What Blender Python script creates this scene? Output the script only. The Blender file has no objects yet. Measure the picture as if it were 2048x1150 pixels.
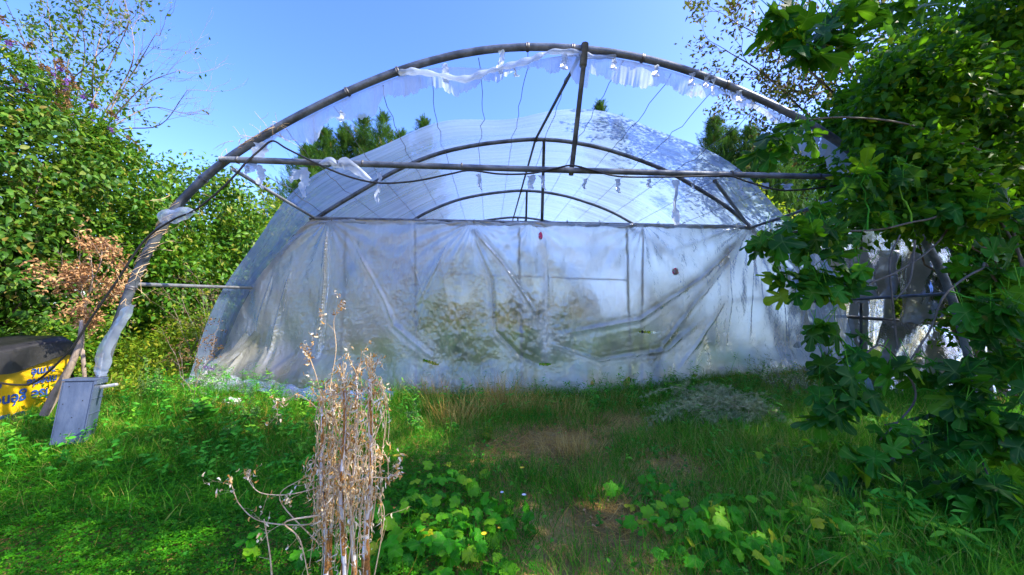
import bpy, math, random
import numpy as np
from mathutils import Vector, Matrix
R = math.radians
random.seed(7)
rng = np.random.default_rng(11)
scene = bpy.context.scene
col = scene.collection

# ------------------------------------------------------------------ camera
F = 740.0; YAW = math.atan(45/740); PITCH = math.atan(30/740); CZ = 1.45
cd = bpy.data.cameras.new('camera'); cam = bpy.data.objects.new('camera', cd); col.objects.link(cam)
cd.sensor_width = 36; cd.lens = F/2048*36; cd.clip_end = 2000; cd.clip_start = 0.05
cam.location = (0, 0, CZ); cam.rotation_euler = (R(90)+PITCH, 0, -YAW)
scene.camera = cam

# ------------------------------------------------------------------ sky and sun
SUN_AZ, SUN_EL = R(99), R(42)
w = bpy.data.worlds.new('World'); scene.world = w; w.use_nodes = True
nt = w.node_tree; nt.nodes.clear()
sky = nt.nodes.new('ShaderNodeTexSky'); sky.sky_type = 'NISHITA'; sky.sun_disc = False
sky.sun_elevation = SUN_EL; sky.sun_rotation = SUN_AZ
sky.air_density = 1.0; sky.dust_density = 1.2; sky.ozone_density = 5.0; sky.altitude = 50
hs = nt.nodes.new('ShaderNodeHueSaturation'); hs.inputs['Saturation'].default_value = 1.2; hs.inputs['Hue'].default_value = .520
bg = nt.nodes.new('ShaderNodeBackground'); bg.inputs['Strength'].default_value = 0.15
wo = nt.nodes.new('ShaderNodeOutputWorld')
nt.links.new(sky.outputs[0], hs.inputs['Color']); nt.links.new(hs.outputs[0], bg.inputs[0]); nt.links.new(bg.outputs[0], wo.inputs[0])
sd = bpy.data.lights.new('sun', 'SUN'); sun = bpy.data.objects.new('sun', sd); col.objects.link(sun)
sd.energy = 3.3; sd.angle = R(0.53); sd.color = (1.0, 0.93, 0.80)
D = Vector((math.sin(SUN_AZ)*math.cos(SUN_EL), math.cos(SUN_AZ)*math.cos(SUN_EL), math.sin(SUN_EL)))
sun.rotation_euler = D.to_track_quat('Z', 'Y').to_euler(); sun.location = (12, 0, 12)
vs = scene.view_settings; vs.view_transform = 'Standard'; vs.look = 'None'; vs.gamma = 1; vs.exposure = 1.92
cy = scene.cycles; cy.max_bounces = 8; cy.transparent_max_bounces = 20; cy.diffuse_bounces = 4; cy.transmission_bounces = 6; cy.glossy_bounces = 3
cy.sample_clamp_indirect = 6; cy.caustics_reflective = False; cy.caustics_refractive = False

# ------------------------------------------------------------------ pixel -> world helpers (authoring only)
def ray(px, py):
    x = (px-1024)/F; y = (575-py)/F
    ct, st, cp, sp = math.cos(YAW), math.sin(YAW), math.cos(PITCH), math.sin(PITCH)
    return Vector((st*cp+x*ct-y*st*sp, ct*cp-x*st-y*ct*sp, sp+y*cp))
def at(px, py, Y):
    r = ray(px, py); k = Y/r.y
    return Vector((r.x*k, Y, CZ+r.z*k))
def gnd(px, py, z=0.0):
    r = ray(px, py); k = (z-CZ)/r.z
    return Vector((r.x*k, r.y*k, z))
def sm(a, b, x):
    t = np.clip((np.asarray(x, float)-a)/(b-a), 0, 1); return t*t*(3-2*t)
_ph = [(rng.uniform(0, 6.3), rng.uniform(0, 6.3), rng.uniform(0, 6.3)) for _ in range(8)]
def wob(x, y, s=1.0):
    x = np.asarray(x, float)*s; y = np.asarray(y, float)*s
    v = 0
    for i, (a, b, c) in enumerate(_ph[:6]):
        f = 0.7*1.55**i
        v = v+np.sin(x*f*math.cos(c)+y*f*math.sin(c)+a+1.3*np.sin(y*f*.6+b))/(1.35**i)
    return v/3.2
_nt = rng.random((64, 64))
def vnoise(x, y, octv=4, rough=.5):
    x = np.asarray(x, float); y = np.asarray(y, float); v = 0; a = 1.; tot = 0
    for o in range(octv):
        X_ = x*2**o+o*17.3; Y_ = y*2**o+o*9.1; xi = np.floor(X_).astype(int); yi = np.floor(Y_).astype(int); fx = X_-xi; fy = Y_-yi; fx = fx*fx*(3-2*fx); fy = fy*fy*(3-2*fy)
        g_ = lambda i, j: _nt[i % 64, j % 64]
        v = v+a*((g_(xi, yi)*(1-fx)+g_(xi+1, yi)*fx)*(1-fy)+(g_(xi, yi+1)*(1-fx)+g_(xi+1, yi+1)*fx)*fy); tot += a; a *= rough
    return v/tot
def ridge(x, y, octv=3): return 1-np.abs(2*vnoise(x, y, octv)-1)*2
def zt(x, y):
    x = np.asarray(x, float); y = np.asarray(y, float)
    z = 0.2*sm(-2.2, -4.0, x)*sm(2.6, 4.6, y) + 0.22*sm(2.2, 4.2, x)*sm(4.8, 6.0, y)
    z = z+0.035*wob(x, y, 1.6)+0.05*wob(x, y, .5)*sm(0, 10, np.hypot(x, y))
    return z

# ------------------------------------------------------------------ object helpers
def tag(o, label=None, cat=None, group=None, kind=None):
    if label: o['label'] = label
    if cat: o['category'] = cat
    if group: o['group'] = group
    if kind: o['kind'] = kind
    return o
def empty(name, loc=(0, 0, 0), label=None, cat=None, group=None):
    o = bpy.data.objects.new(name, None); col.objects.link(o); o.location = loc; o.empty_display_size = .1
    return tag(o, label, cat, group)
def link(name, me, mat, parent=None, smooth=True):
    o = bpy.data.objects.new(name, me); col.objects.link(o)
    if mat:
        for m in (mat if isinstance(mat, (list, tuple)) else [mat]): me.materials.append(m)
    if smooth: me.polygons.foreach_set('use_smooth', np.ones(len(me.polygons), bool))
    if parent is not None:
        o.parent = parent; o.matrix_parent_inverse = Matrix.Translation(parent.location).inverted() if parent.type == 'EMPTY' else Matrix()
    return o
def np_mesh(name, V, Fc, attrs=None):
    """V (n,3); Fc (m,k) with one k"""
    me = bpy.data.meshes.new(name)
    V = np.ascontiguousarray(V, np.float32); Fc = np.ascontiguousarray(Fc, np.int32)
    n, k = Fc.shape
    me.vertices.add(len(V)); me.vertices.foreach_set('co', V.ravel())
    me.loops.add(n*k); me.loops.foreach_set('vertex_index', Fc.ravel())
    me.polygons.add(n); me.polygons.foreach_set('loop_start', np.arange(0, n*k, k, dtype=np.int32))
    try: me.polygons.foreach_set('loop_total', np.full(n, k, np.int32))
    except Exception: pass
    for kx, a in (attrs or {}).items():
        at_ = me.attributes.new(kx, 'FLOAT', 'POINT'); at_.data.foreach_set('value', np.ascontiguousarray(a, np.float32))
    me.update(calc_edges=True)
    return me
class Tubes:
    def __init__(s): s.V = []; s.F = []; s.n = 0; s.U = []
    def add(s, pts, r, sides=8, cap=True):
        pts = np.array([tuple(p) for p in pts], float); n = len(pts)
        r = np.full(n, r, float) if np.isscalar(r) else np.asarray(r, float)
        t = np.gradient(pts, axis=0); t /= np.linalg.norm(t, axis=1)[:, None]+1e-9
        a = np.array([0, 0, 1.]) if abs(t[0, 2]) < .9 else np.array([1., 0, 0])
        u = np.cross(t[0], a); u /= np.linalg.norm(u)
        ang = np.linspace(0, 2*np.pi, sides, endpoint=False); rings = []
        for i in range(n):
            u = u-t[i]*np.dot(u, t[i]); u /= np.linalg.norm(u)+1e-9; v = np.cross(t[i], u)
            rings.append(pts[i]+r[i]*(np.cos(ang)[:, None]*u+np.sin(ang)[:, None]*v))
        V = np.concatenate(rings); b = s.n
        for i in range(n-1):
            for j in range(sides):
                k = (j+1) % sides
                s.F.append((b+i*sides+j, b+i*sides+k, b+(i+1)*sides+k, b+(i+1)*sides+j))
        s.V.append(V); s.n += len(V); s.U.append(np.full(len(V), random.random()))
        if cap:
            for e, c in ((0, pts[0]), (n-1, pts[-1])):
                s.V.append(c[None, :]); ci = s.n; s.n += 1; s.U.append(np.zeros(1))
                for j in range(sides):
                    k = (j+1) % sides; q = (b+e*sides+j, b+e*sides+k)
                    s.F.append((q[0], q[1], ci, ci))
        return s
    def build(s, name, mat, parent=None):
        V = np.concatenate(s.V); me = bpy.data.meshes.new(name)
        me.from_pydata(V.tolist(), [], [f if f[2] != f[3] else f[:3] for f in s.F])
        a = me.attributes.new('rnd', 'FLOAT', 'POINT'); a.data.foreach_set('value', np.concatenate(s.U).astype(np.float32)); me.update()
        return link(name, me, mat, parent)
def smooth_line(pts, n=8):
    """Catmull-Rom through pts"""
    P = [Vector(p) for p in pts]; P = [P[0]*2-P[1]]+P+[P[-1]*2-P[-2]]; out = []
    for i in range(1, len(P)-2):
        for k in range(n):
            t = k/n; a, b, c, d = P[i-1], P[i], P[i+1], P[i+2]
            out.append(0.5*((2*b)+(c-a)*t+(2*a-5*b+4*c-d)*t*t+(3*b-a-3*c+d)*t**3))
    out.append(P[-2]); return out

# ------------------------------------------------------------------ materials
def M(name):
    m = bpy.data.materials.new(name); m.use_nodes = True; n = m.node_tree; n.nodes.clear()
    return m, n.nodes, n.links
def ramp(N, stops, interp='LINEAR'):
    r = N.new('ShaderNodeValToRGB'); e = r.color_ramp.elements; r.color_ramp.interpolation = interp
    while len(e) < len(stops): e.new(.5)
    for i, (p, c) in enumerate(stops): e[i].position = p; e[i].color = (*c, 1)
    return r
def leaf_mat(name, stops, trans=0.35, tcol=(0.30, 0.45, 0.03), rough=0.45, spec=0.4, detail=30):
    m, N, L = M(name)
    a = N.new('ShaderNodeAttribute'); a.attribute_name = 'rnd'
    r = ramp(N, stops); L.new(a.outputs['Fac'], r.inputs[0])
    g = N.new('ShaderNodeNewGeometry'); nz = N.new('ShaderNodeTexNoise'); nz.inputs['Scale'].default_value = detail; L.new(g.outputs['Position'], nz.inputs['Vector'])
    mr = N.new('ShaderNodeMapRange'); mr.inputs['To Min'].default_value = .6; mr.inputs['To Max'].default_value = 1.4; L.new(nz.outputs['Fac'], mr.inputs[0])
    mx = N.new('ShaderNodeVectorMath'); mx.operation = 'MULTIPLY'; L.new(r.outputs[0], mx.inputs[0])
    L.new(mr.outputs[0], mx.inputs[1])
    va = N.new('ShaderNodeAttribute'); va.attribute_name = 'vein'; pw = N.new('ShaderNodeMath'); pw.operation = 'POWER'; pw.inputs[1].default_value = 14; L.new(va.outputs['Fac'], pw.inputs[0])
    pm = N.new('ShaderNodeMath'); pm.operation = 'MULTIPLY'; pm.inputs[1].default_value = .55; L.new(pw.outputs[0], pm.inputs[0])
    vm = N.new('ShaderNodeMixRGB'); L.new(pm.outputs[0], vm.inputs[0]); L.new(mx.outputs[0], vm.inputs[1]); vm.inputs[2].default_value = (.22, .34, .08, 1)
    n9 = N.new('ShaderNodeTexNoise'); n9.inputs['Scale'].default_value = 11; n9.inputs['Detail'].default_value = 4; L.new(g.outputs['Position'], n9.inputs[0]); sp_ = N.new('ShaderNodeMapRange'); sp_.inputs['From Min'].default_value = .66; sp_.inputs['From Max'].default_value = .74; sp_.inputs['To Max'].default_value = .6; L.new(n9.outputs['Fac'], sp_.inputs[0])
    bm_ = N.new('ShaderNodeMixRGB'); L.new(sp_.outputs[0], bm_.inputs[0]); L.new(vm.outputs[0], bm_.inputs[1]); bm_.inputs[2].default_value = (.16, .11, .03, 1); mx = bm_
    p = N.new('ShaderNodeBsdfPrincipled'); p.inputs['Roughness'].default_value = rough+.08; p.inputs['Specular IOR Level'].default_value = spec*.4
    L.new(mx.outputs[0], p.inputs['Base Color'])
    t = N.new('ShaderNodeBsdfTranslucent')
    tm = N.new('ShaderNodeMixRGB'); tm.inputs[0].default_value = .6; L.new(mx.outputs[0], tm.inputs[1]); tm.inputs[2].default_value = (*tcol, 1)
    L.new(tm.outputs[0], t.inputs[0])
    x = N.new('ShaderNodeMixShader'); x.inputs[0].default_value = trans; L.new(p.outputs[0], x.inputs[1]); L.new(t.outputs[0], x.inputs[2])
    o = N.new('ShaderNodeOutputMaterial'); L.new(x.outputs[0], o.inputs[0]); return m
def solid(name, stops, scale=8, rough=.7, metal=0, bump=.2, spec=.4, stretch=(1, 1, 1), detail=6, bscale=None):
    m, N, L = M(name)
    tc = N.new('ShaderNodeTexCoord'); mp = N.new('ShaderNodeMapping'); mp.inputs['Scale'].default_value = stretch; L.new(tc.outputs['Object'], mp.inputs[0])
    nz = N.new('ShaderNodeTexNoise'); nz.inputs['Scale'].default_value = scale; nz.inputs['Detail'].default_value = detail; nz.inputs['Roughness'].default_value = .65; L.new(mp.outputs[0], nz.inputs[0])
    r = ramp(N, stops); L.new(nz.outputs['Fac'], r.inputs[0])
    p = N.new('ShaderNodeBsdfPrincipled'); p.inputs['Roughness'].default_value = rough; p.inputs['Metallic'].default_value = metal; p.inputs['Specular IOR Level'].default_value = spec
    L.new(r.outputs[0], p.inputs['Base Color'])
    n2 = N.new('ShaderNodeTexNoise'); n2.inputs['Scale'].default_value = bscale or scale*4; n2.inputs['Detail'].default_value = 5; L.new(mp.outputs[0], n2.inputs[0])
    b = N.new('ShaderNodeBump'); b.inputs['Strength'].default_value = bump; b.inputs['Distance'].default_value = .02; L.new(n2.outputs['Fac'], b.inputs['Height']); L.new(b.outputs[0], p.inputs['Normal'])
    o = N.new('ShaderNodeOutputMaterial'); L.new(p.outputs[0], o.inputs[0]); return m
def film_mat(name, lo, hi, tcol, dcol, scale=(1, 1, 1), nscale=6, bump=.25, bscale=9, gloss=.14, use_uv=True, rough=.12, dirt_shade=0.0, blur=0.0):
    """polythene: lo/hi = least/most opaque; 'op' attribute adds at doubled film and painted-in light folds; 'dirt' attribute = grime plus painted-in fold shade"""
    m, N, L = M(name)
    tc = N.new('ShaderNodeTexCoord'); mp = N.new('ShaderNodeMapping'); mp.inputs['Scale'].default_value = scale
    L.new(tc.outputs['UV' if use_uv else 'Object'], mp.inputs[0])
    nz = N.new('ShaderNodeTexNoise'); nz.inputs['Scale'].default_value = nscale; nz.inputs['Detail'].default_value = 7; nz.inputs['Roughness'].default_value = .6; nz.inputs['Distortion'].default_value = .4
    L.new(mp.outputs[0], nz.inputs[0])
    mr = N.new('ShaderNodeMapRange'); mr.inputs['From Min'].default_value = .3; mr.inputs['From Max'].default_value = .7; mr.inputs['To Min'].default_value = lo; mr.inputs['To Max'].default_value = hi
    L.new(nz.outputs['Fac'], mr.inputs[0])
    a = N.new('ShaderNodeAttribute'); a.attribute_name = 'op'
    ad = N.new('ShaderNodeMath'); ad.operation = 'ADD'; ad.use_clamp = True; L.new(mr.outputs[0], ad.inputs[0]); L.new(a.outputs['Fac'], ad.inputs[1])
    ad2 = N.new('ShaderNodeMath'); ad2.operation = 'ADD'; ad2.use_clamp = True; L.new(ad.outputs[0], ad2.inputs[0])
    da = N.new('ShaderNodeAttribute'); da.attribute_name = 'dirt_shade'
    n3 = N.new('ShaderNodeTexNoise'); n3.inputs['Scale'].default_value = 3.2; n3.inputs['Detail'].default_value = 8; n3.inputs['Roughness'].default_value = .7; L.new(tc.outputs['Object'], n3.inputs[0])
    dm = N.new('ShaderNodeMapRange'); dm.inputs['From Min'].default_value = .45; dm.inputs['From Max'].default_value = .8; dm.inputs['To Max'].default_value = dirt_shade; L.new(n3.outputs['Fac'], dm.inputs[0])
    ds = N.new('ShaderNodeMath'); ds.operation = 'ADD'; ds.use_clamp = True; L.new(dm.outputs[0], ds.inputs[0]); L.new(da.outputs['Fac'], ds.inputs[1])
    dsc = N.new('ShaderNodeMath'); dsc.operation = 'MULTIPLY'; dsc.inputs[1].default_value = .35; L.new(ds.outputs[0], dsc.inputs[0]); L.new(dsc.outputs[0], ad2.inputs[1])
    def dirt_shade_mix(c):
        x = N.new('ShaderNodeMixRGB'); L.new(ds.outputs[0], x.inputs[0]); x.inputs[1].default_value = (*c, 1); x.inputs[2].default_value = (.16, .15, .10, 1); return x.outputs[0]
    tp = N.new('ShaderNodeBsdfTransparent'); tp.inputs[0].default_value = (.93, .96, 1, 1)
    tr = N.new('ShaderNodeBsdfTranslucent'); L.new(dirt_shade_mix(tcol), tr.inputs[0])
    df = N.new('ShaderNodeBsdfDiffuse'); L.new(dirt_shade_mix(dcol), df.inputs[0])
    m1 = N.new('ShaderNodeMixShader'); m1.inputs[0].default_value = .42; L.new(tr.outputs[0], m1.inputs[1]); L.new(df.outputs[0], m1.inputs[2])
    if blur:
        rf = N.new('ShaderNodeBsdfRefraction'); rf.inputs['IOR'].default_value = 1.10; rf.inputs['Roughness'].default_value = .62; rf.inputs[0].default_value = (.88, .93, 1, 1)
        mb = N.new('ShaderNodeMixShader'); mb.inputs[0].default_value = blur; L.new(tp.outputs[0], mb.inputs[1]); L.new(rf.outputs[0], mb.inputs[2]); tp = mb
    m2 = N.new('ShaderNodeMixShader'); L.new(ad2.outputs[0], m2.inputs[0]); L.new(tp.outputs[0], m2.inputs[1]); L.new(m1.outputs[0], m2.inputs[2])
    mp2 = N.new('ShaderNodeMapping'); mp2.inputs['Scale'].default_value = scale; L.new(tc.outputs['UV' if use_uv else 'Object'], mp2.inputs[0])
    n2 = N.new('ShaderNodeTexNoise'); n2.inputs['Scale'].default_value = bscale; n2.inputs['Detail'].default_value = 6; n2.inputs['Distortion'].default_value = 1.2; L.new(mp2.outputs[0], n2.inputs[0])
    b = N.new('ShaderNodeBump'); b.inputs['Strength'].default_value = bump; b.inputs['Distance'].default_value = .05; L.new(n2.outputs['Fac'], b.inputs['Height'])
    gl = N.new('ShaderNodeBsdfGlossy'); gl.inputs['Roughness'].default_value = rough; gl.inputs[0].default_value = (1, 1, 1, 1); L.new(b.outputs[0], gl.inputs['Normal']); L.new(b.outputs[0], df.inputs['Normal'])
    lw = N.new('ShaderNodeLayerWeight'); lw.inputs[0].default_value = .25; L.new(b.outputs[0], lw.inputs['Normal'])
    gm = N.new('ShaderNodeMapRange'); gm.inputs['To Min'].default_value = gloss*.5; gm.inputs['To Max'].default_value = min(1, gloss*4); L.new(lw.outputs['Fresnel'], gm.inputs[0])
    m3 = N.new('ShaderNodeMixShader'); L.new(gm.outputs[0], m3.inputs[0]); L.new(m2.outputs[0], m3.inputs[1]); L.new(gl.outputs[0], m3.inputs[2])
    o = N.new('ShaderNodeOutputMaterial'); L.new(m3.outputs[0], o.inputs[0]); return m

def ground_mat():
    m, N, L = M('ground')
    g = N.new('ShaderNodeNewGeometry')
    n1 = N.new('ShaderNodeTexNoise'); n1.inputs['Scale'].default_value = 1.1; n1.inputs['Detail'].default_value = 8; n1.inputs['Roughness'].default_value = .65; L.new(g.outputs['Position'], n1.inputs[0])
    r = ramp(N, [(.3, (.10, .07, .02)), (.5, (.25, .17, .055)), (.62, (.40, .29, .10)), (.75, (.15, .16, .025))]); L.new(n1.outputs['Fac'], r.inputs[0])
    n2 = N.new('ShaderNodeTexNoise'); n2.inputs['Scale'].default_value = 45; n2.inputs['Detail'].default_value = 8; L.new(g.outputs['Position'], n2.inputs[0])
    mr = N.new('ShaderNodeMapRange'); mr.inputs['To Min'].default_value = .4; mr.inputs['To Max'].default_value = 1.6; L.new(n2.outputs['Fac'], mr.inputs[0])
    mx = N.new('ShaderNodeVectorMath'); mx.operation = 'MULTIPLY'; L.new(r.outputs[0], mx.inputs[0]); L.new(mr.outputs[0], mx.inputs[1])
    p = N.new('ShaderNodeBsdfPrincipled'); p.inputs['Roughness'].default_value = .95; p.inputs['Specular IOR Level'].default_value = .15; L.new(mx.outputs[0], p.inputs['Base Color'])
    b = N.new('ShaderNodeBump'); b.inputs['Strength'].default_value = .7; b.inputs['Distance'].default_value = .04; L.new(n2.outputs['Fac'], b.inputs['Height']); L.new(b.outputs[0], p.inputs['Normal'])
    o = N.new('ShaderNodeOutputMaterial'); L.new(p.outputs[0], o.inputs[0]); return m
G = lambda *c: c
MT = dict(
    ground=ground_mat(),
    hedge=leaf_mat('hedge_leaf', [(0, (.014, .062, .003)), (.5, (.042, .14, .006)), (.85, (.10, .215, .010)), (1, (.26, .24, .03))], .30, (.25, .42, .02), .38, .5),
    hedge_dull=leaf_mat('hedge_leaf_dull', [(0, (.014, .060, .004)), (.5, (.042, .125, .008)), (.9, (.11, .20, .018)), (1, (.20, .12, .03))], .28, (.22, .34, .03), .42, .5),
    lime=leaf_mat('lime_leaf', [(0, (.05, .12, .006)), (.6, (.13, .23, .010)), (1, (.30, .30, .02))], .4, (.45, .55, .02), .45),
    conifer=leaf_mat('conifer_spray', [(0, (.020, .065, .012)), (.6, (.045, .125, .016)), (.93, (.09, .16, .020)), (1, (.15, .09, .03))], .2, (.12, .3, .03), .6, .25, 6),
    fig=leaf_mat('fig_leaf', [(0, (.004, .045, .005)), (.6, (.009, .095, .008)), (.95, (.035, .20, .008)), (1, (.22, .30, .01))], .36, (.22, .55, .01), .42, .45),
    fine=leaf_mat('fine_leaf', [(0, (.006, .045, .003)), (.6, (.020, .11, .004)), (.93, (.10, .24, .006)), (1, (.34, .38, .02))], .45, (.20, .50, .01), .4, .45),
    plum=leaf_mat('plum_leaf', [(0, (.02, .045, .012)), (.55, (.04, .08, .02)), (.75, (.05, .09, .02)), (.8, (.10, .02, .02)), (1, (.14, .03, .03))], .3, (.25, .3, .03), .45),
    clover=leaf_mat('clover_leaf', [(0, (.016, .11, .002)), (.6, (.034, .20, .003)), (1, (.10, .32, .005))], .35, (.12, .55, .01), .5),
    grass=leaf_mat('grass_blade', [(0, (.012, .11, .004)), (.4, (.05, .27, .008)), (.75, (.14, .38, .015)), (1, (.50, .40, .10))], .45, (.14, .45, .03), .45),
    straw=leaf_mat('straw', [(0, (.30, .16, .03)), (.5, (.62, .38, .08)), (1, (.82, .60, .18))], .25, (.45, .3, .12), .7, .2),
    dryleaf=leaf_mat('dry_leaf', [(0, (.34, .16, .04)), (.3, (.70, .38, .10)), (.55, (.78, .62, .36)), (1, (.84, .78, .62))], .28, (.55, .25, .06), .75, .2),
    deadleaf=leaf_mat('dead_leaf', [(0, (.20, .10, .05)), (.5, (.42, .23, .10)), (1, (.60, .38, .18))], .3, (.5, .2, .06), .7, .2),
    vine=leaf_mat('vine_leaf', [(0, (.025, .20, .004)), (.55, (.055, .34, .006)), (.9, (.20, .44, .01)), (1, (.50, .44, .02))], .35, (.25, .6, .02), .45),
    weed=leaf_mat('weed_leaf', [(0, (.025, .19, .014)), (.6, (.06, .32, .022)), (1, (.20, .46, .03))], .3, (.2, .5, .05), .55),
    seed=leaf_mat('seed_head', [(0, (.08, .16, .05)), (1, (.20, .30, .10))], .2, (.25, .4, .1), .8, .1),
    feather=leaf_mat('feathery_leaf', [(0, (.24, .28, .10)), (.6, (.40, .44, .20)), (1, (.58, .52, .28))], .2, (.3, .35, .15), .8, .1),
    purple=leaf_mat('purple_blossom', [(0, (.10, .04, .20)), (1, (.28, .12, .45))], .3, (.3, .15, .5), .7, .1),
    rust=leaf_mat('rust_panicle', [(0, (.10, .055, .025)), (1, (.24, .14, .06))], .25, (.3, .18, .06), .8, .1),
    bark=solid('bark', [(.3, (.05, .035, .022)), (.6, (.16, .125, .09)), (.8, (.26, .22, .17))], 14, .9, 0, .5, .2, (1, 1, .35)),
    bark_grey=solid('bark_grey', [(.3, (.12, .09, .065)), (.6, (.28, .22, .17)), (.8, (.40, .34, .28))], 14, .9, 0, .4, .2, (1, 1, .35)),
    fig_bark=solid('fig_bark', [(.3, (.05, .045, .035)), (.7, (.17, .15, .125))], 20, .8, 0, .3, .3),
    steel=solid('galvanised_steel', [(.25, (.030, .036, .046)), (.45, (.075, .088, .11)), (.60, (.15, .17, .205)), (.8, (.065, .066, .07))], 5, .5, .35, .15, .5, (1, 1, 1), 9, 60),
    steel_light=solid('bright_steel', [(.3, (.22, .225, .235)), (.7, (.42, .43, .44))], 9, .4, .3, .08, .5),
    wire=solid('wire', [(.3, (.05, .05, .055)), (.7, (.14, .14, .15))], 9, .5, .6, 0),
    rubber=solid('black_rubber', [(.3, (.008, .008, .009)), (.7, (.022, .022, .024))], 9, .45, 0, .05),
    stalk=solid('bleached_stalk', [(.25, (.30, .20, .12)), (.42, (.58, .53, .50)), (.7, (.74, .72, .74))], 9, .75, 0, .3, .3, (3, 3, .5)),
    husk=solid('brown_husk', [(.3, (.14, .06, .02)), (.6, (.42, .19, .05)), (.85, (.58, .36, .15))], 26, .85, 0, .6, .2),
    twig=solid('dry_twig', [(.3, (.40, .24, .10)), (.7, (.72, .56, .36))], 30, .8, 0, .2, .2),
    tarp=solid('black_tarpaulin', [(.3, (.006, .006, .006)), (.6, (.015, .0145, .014)), (.85, (.04, .036, .03))], 5, .42, 0, .35, .5, (1, 1, 1), 7, 7),
    banner=solid('yellow_banner', [(.3, (.45, .26, .004)), (.7, (.68, .42, .008))], 4, .35, 0, .15, .5, (1, 1, 1), 5, 5),
    ink=solid('blue_ink', [(.3, (.010, .045, .20)), (.7, (.018, .07, .28))], 20, .5, 0, .05),
    crate=solid('grey_plastic', [(.3, (.035, .052, .10)), (.5, (.06, .085, .15)), (.75, (.10, .125, .19))], 6, .38, 0, .1, .5, (1, 1, .5)),
    white=solid('white_plastic', [(.3, (.55, .56, .58)), (.7, (.80, .80, .80))], 6, .5, 0, .3),
    red=solid('red_plastic', [(.3, (.55, .03, .10)), (.7, (.75, .06, .16))], 6, .5, 0, .1),
    yellowfl=solid('yellow_petal', [(.3, (.75, .45, .01)), (.7, (.85, .62, .02))], 6, .6, 0, .1),
    concrete=solid('concrete', [(.3, (.16, .14, .12)), (.7, (.32, .29, .25))], 12, .95, 0, .5, .2),
)
MT['roof_film'] = film_mat('roof_film', .48, .88, (.40, .60, .95), (.26, .40, .72), (.8, 15, 1), 5, .35, 7, .09, True, .24)
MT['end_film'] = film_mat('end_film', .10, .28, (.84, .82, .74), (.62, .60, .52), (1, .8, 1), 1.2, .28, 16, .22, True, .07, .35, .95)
MT['rag_film'] = film_mat('rag_film', .50, .78, (.70, .80, .94), (.52, .60, .72), (1, 1, 1), 3, .2, 6, .045, False, .3, .25)
MT['old_film'] = film_mat('old_film', .72, .96, (.40, .38, .33), (.36, .34, .30), (1, 1, 1), 3, .35, 8, .16, False, .15, .5)

# ------------------------------------------------------------------ leaf templates (x across, y along, z up)
def T(v, f): return np.array(v, float), f
def tri(f):
    o = []
    for q in f:
        for i in range(1, len(q)-1): o.append((q[0], q[i], q[i+1]))
    return np.array(o, int)
OVATE = T([(0, 0, 0), (-.26, .30, .07), (0, .33, 0), (.26, .30, .07), (-.22, .62, .02), (0, .66, -.03), (.22, .62, .02), (0, 1, -.18)],
          tri([(0, 2, 1), (0, 3, 2), (1, 2, 5, 4), (2, 3, 6, 5), (4, 5, 7), (5, 6, 7)]))
SMALL = T([(0, 0, 0), (-.24, .45, .06), (.24, .45, .06), (0, 1, -.05)], tri([(0, 2, 1), (1, 2, 3)]))
LANCE = T([(0, 0, 0), (-.11, .35, .03), (.11, .35, .03), (-.08, .7, -.02), (.08, .7, -.02), (0, 1, -.15)], tri([(0, 2, 1), (1, 2, 4, 3), (3, 4, 5)]))
VE = {}
def lobed(pts, curl=.12):
    half = pts; full = [(x, y) for x, y in half]+[(-x, y) for x, y in reversed(half[1:-1])]
    V = [(0, .32, 0)]+[(x, y, -curl*(x*x*3+max(0, y-.4)**2*1.4)+.05*math.sin(9*x+7*y)) for x, y in full]
    n = len(full); rad = [math.hypot(x, y-.32) for x, y in full]; ve = [1.]+[1. if rad[i] > rad[i-1] and rad[i] >= rad[(i+1) % n] and rad[i] > .3 else 0. for i in range(n)]
    out = T(V, np.array([(0, 1+i, 1+(i+1) % n) for i in range(n)], int)); VE[id(out[0])] = np.array(ve); return out
FIG = lobed([(0, 0), (.16, -.06), (.33, .02), (.42, .14), (.34, .25), (.20, .28), (.34, .38), (.50, .56), (.46, .70), (.33, .66), (.16, .46), (.17, .66), (.22, .84), (.14, .96), (0, 1.02)])
VINE = lobed([(0, .08), (.14, -.04), (.34, .0), (.37, .12), (.50, .2), (.40, .30), (.50, .42), (.48, .58), (.36, .56), (.26, .62), (.24, .78), (.12, .84), (0, 1.0)], .2)
ROUND = lobed([(0, 0), (.2, -.02), (.38, .14), (.44, .38), (.36, .62), (.18, .84), (0, 1)], .2)
def clover():
    V = []; Fc = []
    for k in range(3):
        a = k*2.094; c, s = math.cos(a), math.sin(a); b = len(V)
        for x, y, z in ((0, 0, 0), (-.24, .38, .08), (0, .5, 0), (.24, .38, .08)): V.append((x*c-y*s, x*s+y*c, z))
        Fc += [(b, b+2, b+1), (b, b+3, b+2)]
    return T(V, np.array(Fc))
CLOVER = clover()
def spray():
    V = []; Fc = []
    for k, (y0, a, l) in enumerate([(0, .75, .5), (0, -.75, .5), (.2, .6, .5), (.2, -.6, .5), (.42, .5, .42), (.42, -.5, .42), (.62, .35, .36), (.62, -.35, .36), (.0, 0, 1.0)]):
        b = len(V); dx, dy = math.sin(a)*l, math.cos(a)*l; wx, wy = math.cos(a)*.032, -math.sin(a)*.032; dz = .05*math.sin(k*2.3)
        V += [(0, y0, 0), (dx*.5+wx, y0+dy*.5+wy, dz), (dx, y0+dy, dz*2), (dx*.5-wx, y0+dy*.5-wy, dz)]; Fc += [(b, b+1, b+2), (b, b+2, b+3)]
    return T(V, np.array(Fc))
SPRAY = spray()
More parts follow.
